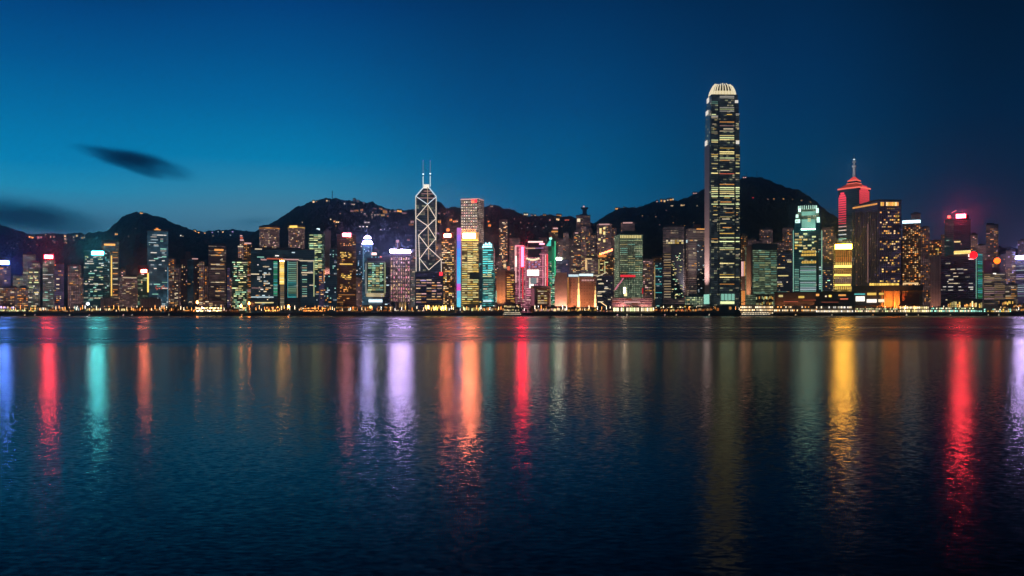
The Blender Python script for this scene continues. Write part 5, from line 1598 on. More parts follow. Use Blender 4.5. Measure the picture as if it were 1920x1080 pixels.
HH = [(H1, 'lit houses along the far left saddle', 'small lit house on the saddle at far left', [(57, 442, 6, 4, 'amber', 2.4), (61, 444, 4, 3, 'amber', 1.8), (72, 443, 4, 5, 'rose', .6), (77, 443, 3, 4, 'rose', .5), (86, 439, 3, 3, 'cream', .8), (95, 442, 2, 5, 'cream', .9), (101, 443, 3, 3, 'cream', .9), (122, 440, 4, 5, 'warm', 1.2), (122, 446, 3, 4, 'rose', .8), (138, 443, 2, 3, 'cream', .7), (144, 440, 4, 4, 'warm', .9), (154, 445, 3, 3, 'amber', .9), (158, 444, 2, 3, 'cream', .8), (123, 454, 5, 4, 'warm', 1.0), (102, 453, 3, 2, 'cream', .6)]),
      (H1, 'lit houses along the ridge right of the pointed hill', 'lit house on the ridge right of pointed hill', [(365, 431, 5, 5, 'amber', 2.2), (371, 435, 5, 4, 'amber', 2.6), (384, 436, 4, 3, 'amber', 1.4), (398, 434, 3, 4, 'lilac', .6), (409, 433, 2, 3, 'cool', .5), (418, 433, 4, 4, 'warm', .9), (436, 433, 4, 4, 'lilac', .7), (432, 440, 3, 2, 'cool', .6), (399, 442, 3, 2, 'cream', .8), (433, 449, 5, 3, 'rose', .6)]),
      (H2, 'lit houses on the pointed left hill', 'lit house on pointed left hill', [(265, 398.5, 5, 3, 'amber', 1.6), (271, 400, 3, 2, 'orange', 1.2), (218, 437, 5, 4, 'amber', 1.4), (241, 442, 2, 2, 'cream', .6), (254, 428, 3, 2, 'cream', .5), (339, 440, 3, 3, 'white', 1.0), (343, 442, 2, 2, 'cream', .6)]),
      (H3, 'lit houses scattered on the broad wooded hill', 'lit house among trees on broad hill', [(588, 376, 4, 6, 'warm', 1.3), (594, 376.5, 3, 4, 'orange', .9), (599, 376.5, 4, 4, 'amber', .7), (606, 376, 3, 4, 'rose', .8), (613, 374.5, 4, 6, 'warm', 1.0), (617, 376, 3, 4, 'cream', 1.0), (646, 380, 3, 3, 'white', 1.2), (583, 391, 4, 3, 'rose', .5), (600, 394, 4, 2.5, 'white', 1.0), (595, 400, 3, 2, 'cream', .7), (620, 410, 3, 3, 'cream', .9), (627, 413, 4, 4, 'amber', 1.3), (633, 415, 7, 3, 'warm', 1.6), (640, 417, 4, 2, 'cream', 1.0), (662, 382, 7, 3, 'cream', .6), (660, 394, 5, 4, 'rose', .45), (668, 393, 8, 5, 'amber', .55), (678, 392, 5, 4, 'amber', .7), (684, 400, 4, 2, 'cream', .9), (697, 401, 3, 2, 'cream', .8), (703, 402, 3, 2, 'white', .8), (709, 402, 2, 2, 'cream', .7), (702, 390, 7, 3, 'rose', .35), (714, 389, 6, 6, 'amber', .45), (722, 392, 8, 10, 'amber', .4), (718, 402, 7, 4, 'gold', .6), (727, 404, 4, 3, 'amber', .7), (749, 393, 8, 6, 'amber', 2.0), (758, 398, 8, 4, 'rose', .35), (741, 395, 5, 3, 'rose', .4), (688, 416, 10, 2, 'white', 1.0), (675, 424, 4, 2, 'white', 1.3), (681, 424, 4, 2, 'white', 1.3), (688, 424, 4, 2, 'white', 1.3), (714, 430, 3, 2, 'white', 1.0), (721, 429, 2, 1.5, 'cool', .9), (731, 428, 2, 1.5, 'cool', .7), (773, 413, 7, 7, 'rose', .4), (771, 420, 8, 3, 'amber', .4), (824, 412, 6, 7, 'amber', .8), (845, 410, 5, 5, 'amber', 1.3), (852, 413, 6, 4, 'orange', 1.4), (857, 414, 3, 3, 'cream', 1.2), (823, 399, 5, 2, 'rose', .4), (832, 400, 5, 2, 'rose', .35), (851, 387, 4, 2, 'cream', .5), (846, 387.5, 3, 1.5, 'rose', .4),
        (922, 386, 5, 2.5, 'cream', .8), (916, 414, 4, 4, 'orange', 1.4), (918, 420, 5, 6, 'orange', 1.3), (986, 398, 8, 4, 'cream', 1.3), (997, 400, 4, 2, 'rose', .7), (1003, 400, 4, 2, 'warm', .8), (1021, 401.5, 6, 3, 'amber', .9), (1032, 402, 4, 2, 'rose', .8), (1048, 402, 9, 4, 'amber', .5), (1046, 409, 6, 5, 'warm', 1.5), (1063, 411, 9, 3.5, 'coral', .7), (1015, 410, 3, 3, 'warm', 1.1), (1031, 411, 3, 3, 'rose', .6), (1003, 411, 1.5, 1.5, 'cream', .5), (989, 426, 2, 1.5, 'cool', .5), (1004, 424, 2, 2, 'cool', .6), (1019, 426, 3, 2, 'rose', .5), (1024, 424, 2, 1.5, 'cool', .5), (978, 428, 2, 1.5, 'cool', .4), (836, 399, 4, 2, 'rose', .4), (745, 452, 5, 4, 'rose', .6), (724, 447, 6, 3, 'lilac', .5), (766, 448, 5, 4, 'rose', .5), (820, 436, 7, 3, 'lilac', .4)]),
      (H4, 'lit houses on the tall right hill', 'lit house on tall right hill', [(1156, 386, 5, 4, 'amber', 1.0), (1161, 389, 3, 2, 'orange', .8), (1170, 388, 2, 3, 'amber', .7), (1190, 388, 2, 2, 'rose', .6), (1200, 388, 4, 3, 'cream', .8), (1232, 376, 4, 5, 'rose', .5), (1240, 374, 4, 6, 'amber', .8), (1246, 374, 4, 6, 'warm', .8), (1252, 373, 4, 5, 'cream', .7), (1258, 372, 5, 5, 'amber', 1.0), (1262, 372, 3, 4, 'cream', .9), (1260, 385, 5, 2, 'cream', .8), (1253, 387, 3, 2, 'rose', .6), (1280, 383, 8, 4, 'warm', .9), (1307, 385, 2, 2, 'cream', .7), (1226, 380, 6, 4, 'rose', .15), (1396, 331.5, 7, 3, 'rose', .9), (1303, 358, 8, 3, 'rose', .6), (1412, 370, 3, 2, 'red', .9), (1421, 373, 2, 1.5, 'rose', .5), (1440, 373, 2, 1.5, 'rose', .5), (1451, 372, 3, 2, 'amber', 1.0), (1469, 372, 3, 2, 'amber', 1.0), (1486, 373, 2, 1.5, 'amber', .6), (1503, 375, 2.5, 2, 'amber', .7), (1519, 378, 2, 1.5, 'amber', .5)])]
RH = random.Random(3)
for h, grp, lb, L in HH:
    if h is H3:
        L += [(RH.uniform(545, 770), RH.uniform(392, 432), 2.2, 1.6, RH.choice(('amber', 'rose', 'cream', 'warm')), RH.uniform(.3, .9)) for _ in range(26)]
        L += [(RH.uniform(905, 1070), RH.uniform(402, 440), 2.2, 1.6, RH.choice(('amber', 'rose', 'cream', 'warm')), RH.uniform(.3, .9)) for _ in range(20)]
    elif h is H4:
        L += [(RH.uniform(1190, 1315), RH.uniform(384, 425), 2.2, 1.6, RH.choice(('amber', 'rose', 'warm')), RH.uniform(.2, .6)) for _ in range(12)]
    elif h is H1:
        L += [(RH.uniform(10, 190), RH.uniform(444, 470), 2.2, 1.6, RH.choice(('amber', 'rose', 'cream')), RH.uniform(.2, .6)) for _ in range(14)]
for h, grp, lb, L in HH:
    for (x_, y_, w_, h_, c_, s_) in L:
        hill_house(h, x_, y_, w_, h_, c_, s_ * 1.25, lb, grp, 1 if w_ < 5 else (2 if w_ < 8 else 3))
for xx, yt, yb, lb in ((623, 357, 371, 'thin dark radio mast on the broad hill crest'), (1400, 322, 331, 'short thin mast on the tall right hill beside tallest tower'), (1419, 320, 330, 'paired dark mast on the tall right hill summit')):
    h = H3 if xx < 1000 else H4
    c = h.at(xx, 1.0)
    rt = root('radio_mast', lb, 'mast', c)
    H_ = px(0, yt, c.y).z - c.z
    lathe('pole', [(1.6, -5), (1.1, H_ * .6), (.6, H_)], 6, BLACKM, rt, (0, 0, 0))
    obj('antenna', unit_box(BLACKM), rt, (0, 0, H_ * .8), .3, (4, 1.2, 3))
for xx, ww, hh in ((664, 5, 7), (671, 6, 5), (682, 4, 4)):
    c = H3.at(xx, .985)
    rt = root('peak_house', 'grey block of flats on the broad hill crest', 'house', c, 'blocks on the broad hill crest')
    s_ = c.y / F
    obj('wall', prism_mesh([(-ww * s_ / 2, 0), (ww * s_ / 2, 0), (ww * s_ / 2, 14), (-ww * s_ / 2, 14)], -10, hh * s_, plain('peak_wall', (.20, .22, .25), .8)), rt)
    obj('lit_window', unit_box(glow('rose', .35)), rt, (0, -.3, hh * s_ * .55), 0, (ww * s_ * .5, .6, 2))

# ------------------------------------------------------------------ the waterfront: low buildings, piers, ferries, lamps, trees, boats
def pavilion(label, x0, x1, top, Y, c, st_, bays, floors=1, group=None, y0=None, wall=None, name='waterfront_pavilion', cat='pavilion', roofw=.06, vis=.44):
    b = B(name, label, cat, x0, x1, top, Y, 'flats', roof=None, depth=14, group=group)
    b.prism('wall', b.foot, GZ, b.z1, wall or plain('pavilion_wall', (.14, .10, .08), .8))
    ov = b.inset(-roofw * .3, 1 + roofw * .3, -.2, 1.05)
    b.prism('roof', ov, b.z1, b.z1 + .9, ROOF)
    yb = HY + 1.2
    hpx_ = (yb - top) / floors
    bays = min(int(bays * 1.6), 90 // floors)
    for f in range(floors):
        for q in range(bays):
            if R.random() > .78:
                continue
            xa = x0 + (x1 - x0) * (q + .12) / bays
            xb = x0 + (x1 - x0) * (q + .88) / bays
            cc = c if isinstance(c, str) else R.choice(c)
            ov_ = R.uniform(.12, .42)
            b.panel('lit_bay', xa, xb, top + hpx_ * (f + ov_), top + hpx_ * (f + ov_ + vis), glow(cc, st_ * R.choice((.3, .5, .75, 1.1)), st_ >= 1.2), proud=.3)
    return b


PV = [('long low hall with violet white lit strip at left edge', -10, 28, 572, 1545, 'lilac', 2.0, 7), ('bright yellow arcade at the left promenade', -4, 46, 579, 1512, ('yellow', 'warm', 'lime'), 1.3, 14),
      ('golden yellow pavilion with stepped roof by the water', 47, 68, 576, 1514, ('gold', 'yellow', 'lime'), 1.2, 8, 2), ('white lit canopy beside golden pavilion', 70, 95, 575, 1520, ('cream', 'white', 'warm'), 1.3, 8),
      ('orange lit row of stalls below red sign tower', 90, 140, 579, 1518, ('orange', 'amber', 'warm'), .9, 15), ('dark roofed marquee with blue white interior', 139, 161, 571, 1525, ('cool', 'white', 'mint'), 1.2, 6),
      ('yellow kiosk row in front of teal sign tower', 161, 186, 577, 1514, ('yellow', 'gold', 'warm'), 1.1, 9), ('long amber canopy below the pale block', 196, 236, 576.5, 1520, ('warm', 'amber', 'yellow'), 1.5, 12),
      ('orange lit arcade in front of pale hotel', 236, 266, 577, 1518, ('orange', 'amber'), 1.1, 11), ('orange arcade before ribbed podium', 266, 304, 577, 1520, ('amber', 'orange', 'warm'), 1.0, 12),
      ('low amber shopfronts under dark trees', 308, 345, 575, 1524, ('orange', 'amber'), .7, 12), ('small orange café front left of bright colonnade', 346, 366, 579, 1514, ('orange', 'amber'), 4.0, 7),
      ('bright cream colonnade pavilion with two lit tiers', 368, 416, 575, 1512, ('yellow', 'cream', 'warm'), 6.5, 15, 2), ('dim amber sheds right of bright colonnade', 416, 448, 579, 1520, ('orange', 'rose'), .6, 9),
      ('amber lit terrace below the yellow slot complex', 495, 522, 574, 1520, ('orange', 'amber', 'gold'), 3.0, 8, 2), ('orange lantern terrace under trees right of the complex', 568, 612, 576, 1520, ('orange', 'amber'), 2.4, 14, 2),
      ('brown arcade with amber dots below bronze tower', 630, 670, 574, 1525, ('amber', 'orange', 'gold'), .6, 12, 2), ('orange market front below framed tower', 680, 696, 573, 1520, ('orange', 'amber'), .9, 5, 2),
      ('orange arcade below framed tower stem', 708, 738, 573, 1522, ('orange', 'amber', 'warm'), .8, 9, 2), ('dim promenade kiosks below banner tower', 740, 796, 580, 1514, ('warm', 'cream', 'rose'), .7, 14),
      ('bright yellow glazed pavilion below podium', 797, 842, 570.5, 1516, ('gold', 'yellow'), 6, 16), ('yellow glazed pavilion below the golden tower', 868, 900, 573, 1520, ('yellow', 'gold', 'lime'), 1.2, 10),
      ('long low dark pier hall with amber windows', 900, 946, 575, 1518, ('amber', 'warm', 'cream'), .7, 15), ('bright cream hall on the pier left of red bank', 945, 976, 571, 1512, ('yellow', 'cream', 'warm'), 1.2, 8, 2),
      ('warm lit low front before framed box building', 1000, 1036, 577, 1515, ('warm', 'amber', 'rose'), 1.0, 10), ('cream lit long wall below peach hall', 1037, 1064, 575, 1514, ('cream', 'warm'), 1.5, 3), ('amber lit terrace below brick hall', 1064, 1120, 577, 1516, ('amber', 'orange', 'gold'), 1.3, 16),
      ('low rose lit promenade shelters right of brick hall', 1118, 1150, 581, 1512, ('rose', 'amber', 'coral'), .8, 12), ('orange dotted bus shelters left of tallest tower', 1226, 1282, 578, 1512, ('orange', 'amber', 'coral', 'yellow'), 1.0, 20),
      ('long amber canopy hall below the brown towers', 1238, 1300, 572, 1528, ('gold', 'yellow', 'cream'), 1.2, 9), ('amber promenade stalls before tallest tower', 1282, 1332, 577, 1512, ('amber', 'orange', 'warm'), .9, 17),
      ('orange washed terminal wall at foot of tallest tower', 1331, 1378, 573.5, 1514, ('orange', 'amber'), .62, 5), ('bright yellow glass hall under olive glass block', 1417, 1450, 553, 1545, ('yellow', 'lime', 'gold', 'amber'), .9, 8, 3),
      ('amber lit glass wall behind the right hand piers', 1777, 1842, 562, 1530, ('gold', 'amber', 'yellow'), 1.6, 12), ('yellow lit stalls beyond the domed pier', 1872, 1900, 563, 1530, ('gold', 'amber'), 1.3, 8, 2), ('amber promenade stalls at the right edge', 1898, 1940, 570, 1522, ('amber', 'orange', 'cream'), .9, 12, 2)]
for t in PV:
    pavilion(*t[:8], floors=t[8] if len(t) > 8 else 1)
# long brown terminal with canopy and screens
b = B('ferry_terminal', 'long low brown terminal with small lit windows', 'terminal', 1452, 1602, 549, 1548, 'dark_flats', roof=None, depth=24)
tw = plain('terminal_brown', (.13, .085, .06), .8)
b.prism('wall', b.foot, GZ, b.z1, tw)
b.prism('roof', b.inset(-.01, 1.01, -.2, 1), b.z1, b.z1 + 1.6, ROOF)
for xa, xb, ya, yb, c, s_ in ((1460, 1468, 553, 557, 'yellow', .6), (1497, 1508, 555, 559, 'gold', .9), (1530, 1536, 551, 555, 'amber', 1.2), (1547, 1550, 554, 557, 'cream', 1.2), (1554, 1559, 553, 557, 'gold', 1.8), (1572, 1586, 552, 555, 'amber', 1.0), (1575, 1590, 559.5, 561.5, 'coral', 1.0), (1470, 1496, 565, 566.3, 'coral', .4), (1505, 1530, 562, 563.2, 'coral', .35), (1540, 1572, 566, 567, 'coral', .3)):
    b.panel('lit_window', xa, xb, ya, yb, glow(c, s_))
for f_ in (.1, .3, .5, .7, .9):
    flood(b, 'front', f_, (1, .42, .18), 800, 11, 8, 150)
b = B('ferry_terminal', 'wide flat roofed terminal with amber hall and white screens', 'terminal', 1600, 1731, 541, 1545, 'dark_flats', roof=None, depth=40)
b.prism('wall', b.inset(.02, .985, .4, 1), GZ, px(0, 546, b.Y).z, plain('terminal_warm', (.34, .17, .08), .8))
b.prism('roof', b.inset(-.01, 1.0, -.05, 1), px(0, 545, b.Y).z, px(0, 536, b.Y).z, plain('terminal_roof', (.05, .045, .045), .6))
for f in (.42, .455, .60, .66, .985):
    b.block('column', f, .1, .012, .06, GZ, px(0, 545, b.Y).z, plain('terminal_post', (.40, .2, .1), .7))
b.panel('screen', 1604.5, 1621.5, 555.5, 565, glow('white', 1.5, True), proud=3)
b.panel('screen', 1625, 1644, 561, 567.5, glow('white', 1.4, True), proud=3)
b.panel('screen', 1647, 1658, 561, 566.5, glow('cream', 1.3), proud=3)
b.panel('lit_bay', 1626, 1643, 549, 553.5, glow('gold', 1.0), proud=2)
b.panel('lit_bay', 1648, 1657, 549, 553, glow('gold', .9), proud=2)
b.panel('lit_bay', 1598.5, 1622, 550.5, 552.5, glow('teal', .7), proud=3)
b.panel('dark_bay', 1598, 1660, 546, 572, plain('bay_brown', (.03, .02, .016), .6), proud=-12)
b.panel('red_wall', 1688, 1724, 550, 572, plain('terminal_red', (.20, .05, .03), .8), proud=-14)
lathe('lamp', [(.3, -.9), (.9, 0), (.3, .9)], 8, glow('amber', 9, True), b.root, b.loc(px(1670.5, 549, 1538)))
lathe('lamp', [(.3, -.8), (.8, 0), (.3, .8)], 8, glow('coral', 8, True), b.root, b.loc(px(1665, 562, 1538)))
lathe('lamp', [(.3, -.8), (.8, 0), (.3, .8)], 8, glow('orange', 6, True), b.root, b.loc(px(1722, 560, 1538)))
for f_ in (.5, .62, .74, .88):
    flood(b, 'front', f_, (1, .36, .07), 9000, 9, 8, 150)


def arc_roof(b, name, x0, x1, ya, yb, mat, over=2.0, n=12):
    """shallow curved roof: springs at row yb, crown at row ya"""
    P, t, w, yaw = b.faces['front']
    s0, s1 = ray_hit(P, t, x0), ray_hit(P, t, x1)
    nn = Vector((t.y, -t.x, 0))
    vs, fs = [], []
    zb, za = px(0, yb, P.y).z, px(0, ya, P.y).z
    for d in (over, -b.depth - over):
        for th in (0, -.8):
            for i in range(n + 1):
                f = i / n
                c = P + t * (s0 + (s1 - s0) * f) + nn * d
                vs.append(b.loc((c.x, c.y, zb + (za - zb) * math.sin(math.pi * f) ** .8 + th)))
    N = n + 1
    for i in range(n):
        fs += [(i, i + 1, 2 * N + i + 1, 2 * N + i), (N + i, 3 * N + i, 3 * N + i + 1, N + i + 1), (i, N + i, N + i + 1, i + 1), (2 * N + i, 2 * N + i + 1, 3 * N + i + 1, 3 * N + i)]
    obj(name, mesh_from(name, vs, fs, mat), b.root)


def pier(label, x0, x1, roof_top, roof_y, decks, c, st_, bays, rx=None, Y=1502.0, roofmat=None, end=None):
    b = B('ferry_pier', label, 'pier', x0, x1, roof_y, Y, 'flats', roof=None, depth=26)
    dk = plain('pier_dark', (.03, .03, .033), .7)
    b.prism('wall', b.inset(.01, .99, .12, 1), GZ, b.z1, plain('pier_wall', (.16, .13, .11), .7))
    b.prism('deck', b.inset(-.01, 1.01, -.05, 1), .9, 2.2, dk)
    np_ = max(4, int((x1 - x0) / 7))
    for i in range(np_):
        b.block('pile', (i + .5) / np_, -.0, .012, .06, -2, .95, dk)
    arc_roof(b, 'roof', (rx or (x0, x1))[0], (rx or (x0, x1))[1], roof_top, roof_y + .5, roofmat or plain('pier_roof', (.02, .035, .05), .5))
    for (ya, yb, dens) in decks:
        b.panel('deck_rail', x0, x1, yb + .2, yb + .9, dk, proud=1.6)
        for q in range(bays):
            if R.random() < dens:
                xa, xb = x0 + (x1 - x0) * (q + .1) / bays, x0 + (x1 - x0) * (q + .82) / bays
                b.panel('lit_bay', xa, xb, ya, yb, glow(c if isinstance(c, str) else R.choice(c), st_ * R.choice((.6, 1.0, 1.4))), proud=.6)
    return b


pier('ferry pier with three cream lit decks and dark curved roof', 1388, 1450, 564, 572, [(574.5, 577.5, .95), (580, 583, .97), (586, 587.6, .8)], ('cream', 'warm'), 1.6, 20, (1377, 1436))
pier('long dim ferry pier with rows of small amber lights', 1451, 1530, 570, 573, [(574.5, 577, .5), (580.5, 583.5, .85)], ('warm', 'amber', 'cream'), 1.4, 26)
pier('ferry pier with white upper deck and long dark curved roof', 1530, 1600, 569.5, 574, [(574.5, 578, .6), (582, 585.2, .97)], ('cream', 'white'), 1.3, 24, (1526, 1604))
pier('low ferry pier with thin white railings and dim lights before the amber hall', 1603, 1686, 576, 577.5, [(578.5, 580, .6), (582, 584.8, .8)], ('cream', 'warm', 'lime'), 1.3, 28)
pier('ferry pier with two bright cream decks and low dark roof', 1687, 1742, 568, 574, [(575, 578.6, .98), (581, 585, .97)], ('cream', 'yellow'), 1.45, 17, (1683, 1738))
pier('long pier with greenish white lights at right', 1743, 1832, 573, 576, [(577, 579.5, .5), (581.5, 584.6, .9)], ('cream', 'lime', 'mint'), 1.3, 30)
pier('domed dark pier with white railing lights near right edge', 1832, 1896, 565, 577, [(579, 581.5, .4), (582, 584.6, .8)], ('mint', 'cream', 'gold'), 1.2, 20, (1828, 1892))
b = pier('dark pier with greenish white lamp columns below pink podium', 1150, 1226, 574, 575.5, [(577, 583.5, .9)], ('lime', 'cream', 'yellow', 'cream'), 1.8, 22)


def ferry(label, x0, x1, yw, decks, c, st_, hull_c=(.35, .35, .34)):
    Y = F * CH / (yw - HY)
    cpt = px((x0 + x1) / 2, yw, Y)
    s_ = Y / F
    L = (x1 - x0) * s_
    Bm = L * .22
    rt = root('ferry', label, 'ferry', (cpt.x, cpt.y, 0))
    yaw = -math.atan2(cpt.x, cpt.y)
    e = obj('hull', None)
    bpy.data.objects.remove(e)
    n = 14
    vs, fs = [], []
    for z, k_ in ((-.6, .86), (.7, .95), (1.9, 1.0)):
        for i in range(n * 2):
            a = math.pi * 2 * i / (n * 2)
            ca, sa_ = math.cos(a), math.sin(a)
            vs.append((L / 2 * k_ * math.copysign(abs(ca) ** .6, ca), Bm / 2 * k_ * math.copysign(abs(sa_) ** .8, sa_), z))
    for r in range(2):
        for i in range(2 * n):
            j = (i + 1) % (2 * n)
            fs.append((r * 2 * n + i, r * 2 * n + j, (r + 1) * 2 * n + j, (r + 1) * 2 * n + i))
    fs.append(tuple(range(4 * n, 6 * n)))
    obj('hull', mesh_from('hull', vs, fs, plain('ferry_hull', hull_c, .5)), rt, (0, 0, 0), yaw)
    z = 1.92
    for d in range(decks):
        f = .9 - d * .09
        q = [(-L / 2 * f, -Bm * .42), (L / 2 * f, -Bm * .42), (L / 2 * f, Bm * .42), (-L / 2 * f, Bm * .42)]
        obj('deck_house', prism_mesh(q, z, z + 2.4, plain('ferry_white', (.55, .55, .5), .5)), rt, (0, 0, 0), yaw)
        o = obj('deck_roof', prism_mesh([(a * 1.04, b_ * 1.1) for a, b_ in q], z + 2.42, z + 2.75, plain('ferry_trim', (.10, .16, .12), .5)), rt, (0, 0, 0), yaw)
        nb = 11
        for i in range(nb):
            xx = L * f * ((i + .5) / nb - .5)
            p = Vector((xx, -Bm * .42 - .08, z + 1.35))
            p.rotate(Matrix.Rotation(yaw, 3, 'Z'))
            obj('lit_window', unit_box(glow(c, st_ * R.choice((.7, 1.0, 1.2)))), rt, p, yaw, (L * f / nb * .72, .2, 1.2))
        z += 2.77
    obj('wheelhouse', prism_mesh([(-L * .09, -Bm * .25), (L * .09, -Bm * .25), (L * .08, Bm * .25), (-L * .08, Bm * .25)], z, z + 2.0, plain('ferry_white', (.55, .55, .5), .5)), rt, (0, 0, 0), yaw)
    lathe('funnel', [(.9, 0), (.8, 2.6), (.9, 2.8)], 10, BLACKM, rt, (0, 0, z + 2.0))


ferry('double deck passenger ferry with cream lit windows at the pier', 941, 979, 592.6, 2, 'cream', .9)
ferry('passenger ferry with bright lit decks alongside the three deck pier', 1388, 1446, 592.4, 2, 'cream', 1.3)


def boat(x, yw, w, c, st_, label, group=None):
    Y = F * CH / (yw - HY)
    p = px(x, yw, Y)
    L = w * Y / F
    rt = root('small_boat', label, 'boat', (p.x, p.y, 0), group)
    yaw = R.uniform(-.4, .4)
    vs = [(-L / 2, -L * .12, -.3), (L * .32, -L * .12, -.3), (L / 2, 0, -.3), (L * .32, L * .12, -.3), (-L / 2, L * .12, -.3), (-L / 2, -L * .16, 1), (L * .34, -L * .16, 1.1), (L * .58, 0, 1.5), (L * .34, L * .16, 1.1), (-L / 2, L * .16, 1)]
    fs = [(i, (i + 1) % 5, 5 + (i + 1) % 5, 5 + i) for i in range(5)] + [(5, 6, 7, 8, 9)]
    obj('hull', mesh_from('hull', vs, fs, plain('boat_hull', (.10, .09, .08), .6)), rt, (0, 0, 0), yaw)
    obj('cabin', prism_mesh([(-L * .3, -L * .1), (L * .12, -L * .1), (L * .12, L * .1), (-L * .3, L * .1)], .95, 2.7, plain('boat_cabin', (.3, .3, .3), .6), [(-L * .28, -L * .09), (L * .06, -L * .09), (L * .06, L * .09), (-L * .28, L * .09)]), rt, (0, 0, 0), yaw)
    if st_:
        obj('cabin_lamp', unit_box(glow(c, st_)), rt, (-L * .08, -L * .1 - .15, 2.0), yaw, (L * .3, .2, .8))
        lathe('mast_lamp', [(.1, 0), (.35, .3), (.1, .7)], 6, glow(c, st_ * 2), rt, (0, 0, 3.0))


BT = [(47, 593.4, 6, 'warm', 1.3), (66, 592.9, 6, 'rose', .9), (131, 593.2, 6, 'cream', 1.3), (168, 593.2, 8, 'rose', .8), (232, 593.2, 7, 'rose', 1.3), (248, 593, 5, 'white', 1.1), (317, 593, 4, 'cream', .8), (454, 593, 6, 'warm', .9), (543, 593, 7, 'rose', 1.1), (607, 592.9, 7, 'warm', .8), (1089, 592.9, 12, 'amber', .9), (1853, 592.8, 5, 'cream', 1.2), (1873, 592.9, 6, 'cream', 1.3), (1158, 592.9, 8, 'rose', 1.4), (1176, 593.1, 7, 'cream', 1.2), (1203, 592.9, 6, 'cream', 1.0), (1247, 592.8, 8, 'rose', 1.1), (1268, 593, 6, 'warm', 1.0), (1330, 592.9, 7, 'cream', 1.1), (1492, 592.8, 8, 'warm', 1.0), (1560, 593, 6, 'cream', 1.0), (1637, 592.9, 8, 'amber', 1.1), (1700, 593.2, 9, 'cream', 1.3), (1722, 593, 7, 'warm', 1.2), (1782, 592.9, 6, 'cream', .9)]
for q, (x_, y_, w_, c_, s_) in enumerate(BT):
    boat(x_, y_, w_, c_, s_, 'small moored boat with a lit lamp close below the sea wall', 'lit boats along the sea wall')
boat(1033, 596.5, 9, 'rose', 0, 'unlit dark boat alone on the water below box building')
boat(985, 592.4, 24, 'rose', 0, 'dark unlit barge moored below the red bank')

# street lamps along the promenade
SM = {}


def lamp_proto():
    rt = root('street_lamp', 'promenade street lamp glowing above the sea wall', 'street lamp', (0, 0, 0), 'street lamps along the promenade')
    lathe('pole', [(.22, 0), (.14, 6.2), (.12, 6.4)], 6, BLACKM, rt, (0, 0, 0))
    g = lathe('globe', [(.2, -.3), (.8, .1), (1.05, .8), (.8, 1.5), (.2, 1.9)], 8, glow('amber', 8, True), rt, (0, 0, 6.3))
    return rt


proto = lamp_proto()
kids = list(proto.children)
gm = {c: None for c in ('amber', 'orange', 'warm', 'cream', 'white')}
for c in gm:
    me = kids[1].data.copy()
    me.materials[0] = glow(c, 8, True)
    gm[c] = me


def place_lamp(x, Y, c, sc, first=[True]):
    if first[0]:
        o, ks = proto, kids
        first[0] = False
    else:
        o = proto.copy()
        COL.objects.link(o)
        ks = []
        for kk in kids:
            c2 = kk.copy()
            COL.objects.link(c2)
            c2.parent = o
            ks.append(c2)
    p = px(x, HY, Y)
    o.location = (p.x, p.y, GZ)
    o.scale = (sc, sc, sc)
    for kk in ks:
        if kk.name.startswith('globe'):
            kk.data = gm[c]


xx = 3.0
while xx < 1920:
    d = 1.0
    if 420 < xx < 480 or 740 < xx < 800:
        d = 1.5
    if 960 < xx < 1000 or xx > 1385:
        d = 2.3
    c = R.choice(('amber', 'orange', 'amber', 'warm', 'cream')) if xx < 640 else R.choice(('amber', 'warm', 'cream', 'orange', 'white'))
    place_lamp(xx, R.uniform(1506, 1512) if R.random() < .5 else R.uniform(1512, 1545), c, R.uniform(.65, 1.15))
    xx += R.uniform(3, 9.5) * d
# one dazzling white floodlight mast below the teal sign
p = px(165, HY, 1520)
rt = root('floodlight_mast', 'tall mast with dazzling white lamp below teal sign', 'floodlight mast', (p.x, p.y, GZ))
lathe('pole', [(.4, 0), (.3, 16)], 8, BLACKM, rt, (0, 0, 0))
lathe('lamp_head', [(.3, 0), (2.2, 1), (2.2, 3), (.3, 4)], 10, em('dazzle', (.9, .95, 1), 20, True), rt, (0, 0, 15))
p = px(695, HY, 1518)
rt = root('clock_lamp', 'big round yellow lamp on a post below framed tower', 'lamp', (p.x, p.y, GZ))
lathe('pole', [(.4, 0), (.3, 8)], 8, BLACKM, rt, (0, 0, 0))
lathe('globe', [(.3, -3), (2.2, -2), (3, 0), (2.2, 2), (.3, 3)], 12, glow('yellow', 1.4, True), rt, (0, 0, 11))
for x_, y_ in ((452, 574), (467, 569), (541, 575), (370, 567)):
    p = px(x_, HY, 1516)
    zt = px(0, y_, 1516).z - GZ
    rt = root('torch_lamp', {452: 'lower orange torch lamp left of the dark complex', 467: 'taller orange torch lamp left of the dark complex', 541: 'orange torch lamp below teal slots of the complex', 370: 'amber torch lamp beside the bright colonnade'}[x_], 'lamp', (p.x, p.y, GZ))
    lathe('pole', [(.4, 0), (.3, zt)], 8, BLACKM, rt, (0, 0, 0))
    lathe('flame_globe', [(.3, -2.4), (1.7, -1.4), (2.0, 0), (1.2, 2), (.2, 3.6)], 10, glow('orange', 40, True), rt, (0, 0, zt))


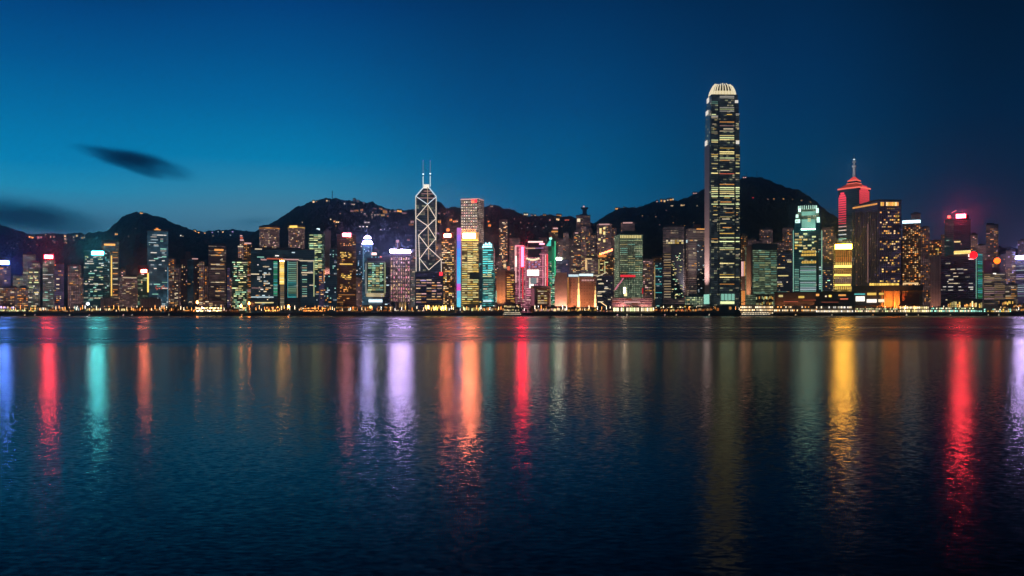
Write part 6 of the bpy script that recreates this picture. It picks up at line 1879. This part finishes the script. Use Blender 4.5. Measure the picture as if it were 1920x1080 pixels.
# waterfront trees
def tree_mesh(seed):
    rr = random.Random(seed)
    vs, fs = [], []
    lobes = [(rr.uniform(-2.2, 2.2), rr.uniform(-2, 2), rr.uniform(4.0, 8.2), rr.uniform(1.3, 2.3)) for _ in range(8)]
    for _ in range(420):
        cx_, cy_, cz_, r = rr.choice(lobes)
        d = Vector((rr.gauss(0, 1), rr.gauss(0, 1), rr.gauss(0, .8))).normalized() * r * rr.uniform(.55, 1.08)
        c = Vector((cx_, cy_, cz_)) + d
        a = Vector((rr.gauss(0, 1), rr.gauss(0, 1), rr.gauss(0, 1))).normalized() * rr.uniform(.3, .65)
        b_ = a.cross(Vector((rr.gauss(0, 1), rr.gauss(0, 1), rr.gauss(0, 1)))).normalized() * rr.uniform(.25, .5)
        n = len(vs)
        vs += [c - a, c + b_, c + a, c - b_]
        fs.append((n, n + 1, n + 2, n + 3))
    crown = mesh_from('crown', vs, fs, plain('leaves', (.05, .075, .035), .8, .2, 0, .8))
    bm = bmesh.new()

    def limb(p, q, r0, r1):
        d = q - p
        M = Matrix.Translation((p + q) / 2) @ d.to_track_quat('Z', 'Y').to_matrix().to_4x4()
        bmesh.ops.create_cone(bm, cap_ends=True, segments=6, radius1=r0, radius2=r1, depth=d.length, matrix=M)
    top = Vector((.2, .1, 3.4))
    limb(Vector((0, 0, -.2)), top, .32, .22)
    for lx, ly, lz, r in lobes[:5]:
        limb(top, Vector((lx, ly, lz)), .16, .05)
    trunk = bpy.data.meshes.new('trunk')
    bm.to_mesh(trunk)
    bm.free()
    trunk.materials.append(WOOD)
    return crown, trunk


TM = [tree_mesh(q) for q in range(5)]
TREES = [(x_, 1) for x_ in (60, 100, 112, 128, 152, 190, 214, 240, 262, 290, 306, 314, 322, 331, 339, 348, 357, 425, 434, 442, 476, 486, 500, 508, 530, 548, 556, 566, 574, 582, 590, 598, 606, 614, 624, 646, 662, 674, 682, 704, 716, 726, 738, 752, 762, 774, 786, 806, 850, 858, 878, 978, 986, 994, 1002, 1010, 1046, 1054, 1076, 1096, 1108, 1124, 1136, 1146, 1236, 1252, 1268, 1290, 1300, 1312, 1324, 1338, 1462, 1752, 1764, 1776, 1846, 1862, 1894, 1908)]
for q, (x_, s_) in enumerate(TREES):
    p = px(x_, HY, R.uniform(1508, 1540))
    rt = root('waterfront_tree', 'dark leafy tree among the promenade lamps', 'tree', (p.x, p.y, GZ), 'trees along the promenade')
    cr, tr = TM[q % 5]
    sc = R.uniform(.75, 1.35)
    rt.scale = (sc * 1.15, sc * 1.15, sc)
    rt.rotation_euler = (0, 0, R.uniform(0, 6))
    obj('crown', cr, rt)
    obj('trunk', tr, rt)
# ------------------------------------------------------------------ dusk air over the harbour: pale even haze, scattering mostly forwards
m, k = mat_new('dusk_air')
sh = []
for g, d in ((.35, HAZE), (.965, HALO)):
    V = k.n('ShaderNodeVolumePrincipled')
    V.inputs['Color'].default_value = (.30, .62, 1, 1) if g < .5 else (.7, .86, 1, 1)
    V.inputs['Density'].default_value = d
    V.inputs['Anisotropy'].default_value = g
    sh.append(V)
ad = k.n('ShaderNodeAddShader')
k.put(ad.inputs[0], sh[0].outputs[0])
k.put(ad.inputs[1], sh[1].outputs[0])
k.put(k.n('ShaderNodeOutputMaterial').inputs[1], ad.outputs[0])
xa, xb, ya, yb, za, zb = -4100, 4100, -450, 5600, -3.5, 690
vs = [(x_, y_, z_) for z_ in (za, zb) for y_ in (ya, yb) for x_ in (xa, xb)]
me = mesh_from('haze', vs, [(0, 2, 3, 1), (4, 5, 7, 6), (0, 1, 5, 4), (2, 6, 7, 3), (0, 4, 6, 2), (1, 3, 7, 5)], m)
tag(obj('haze', me), 'thin blue evening haze over harbour and city', 'haze', kind='stuff')
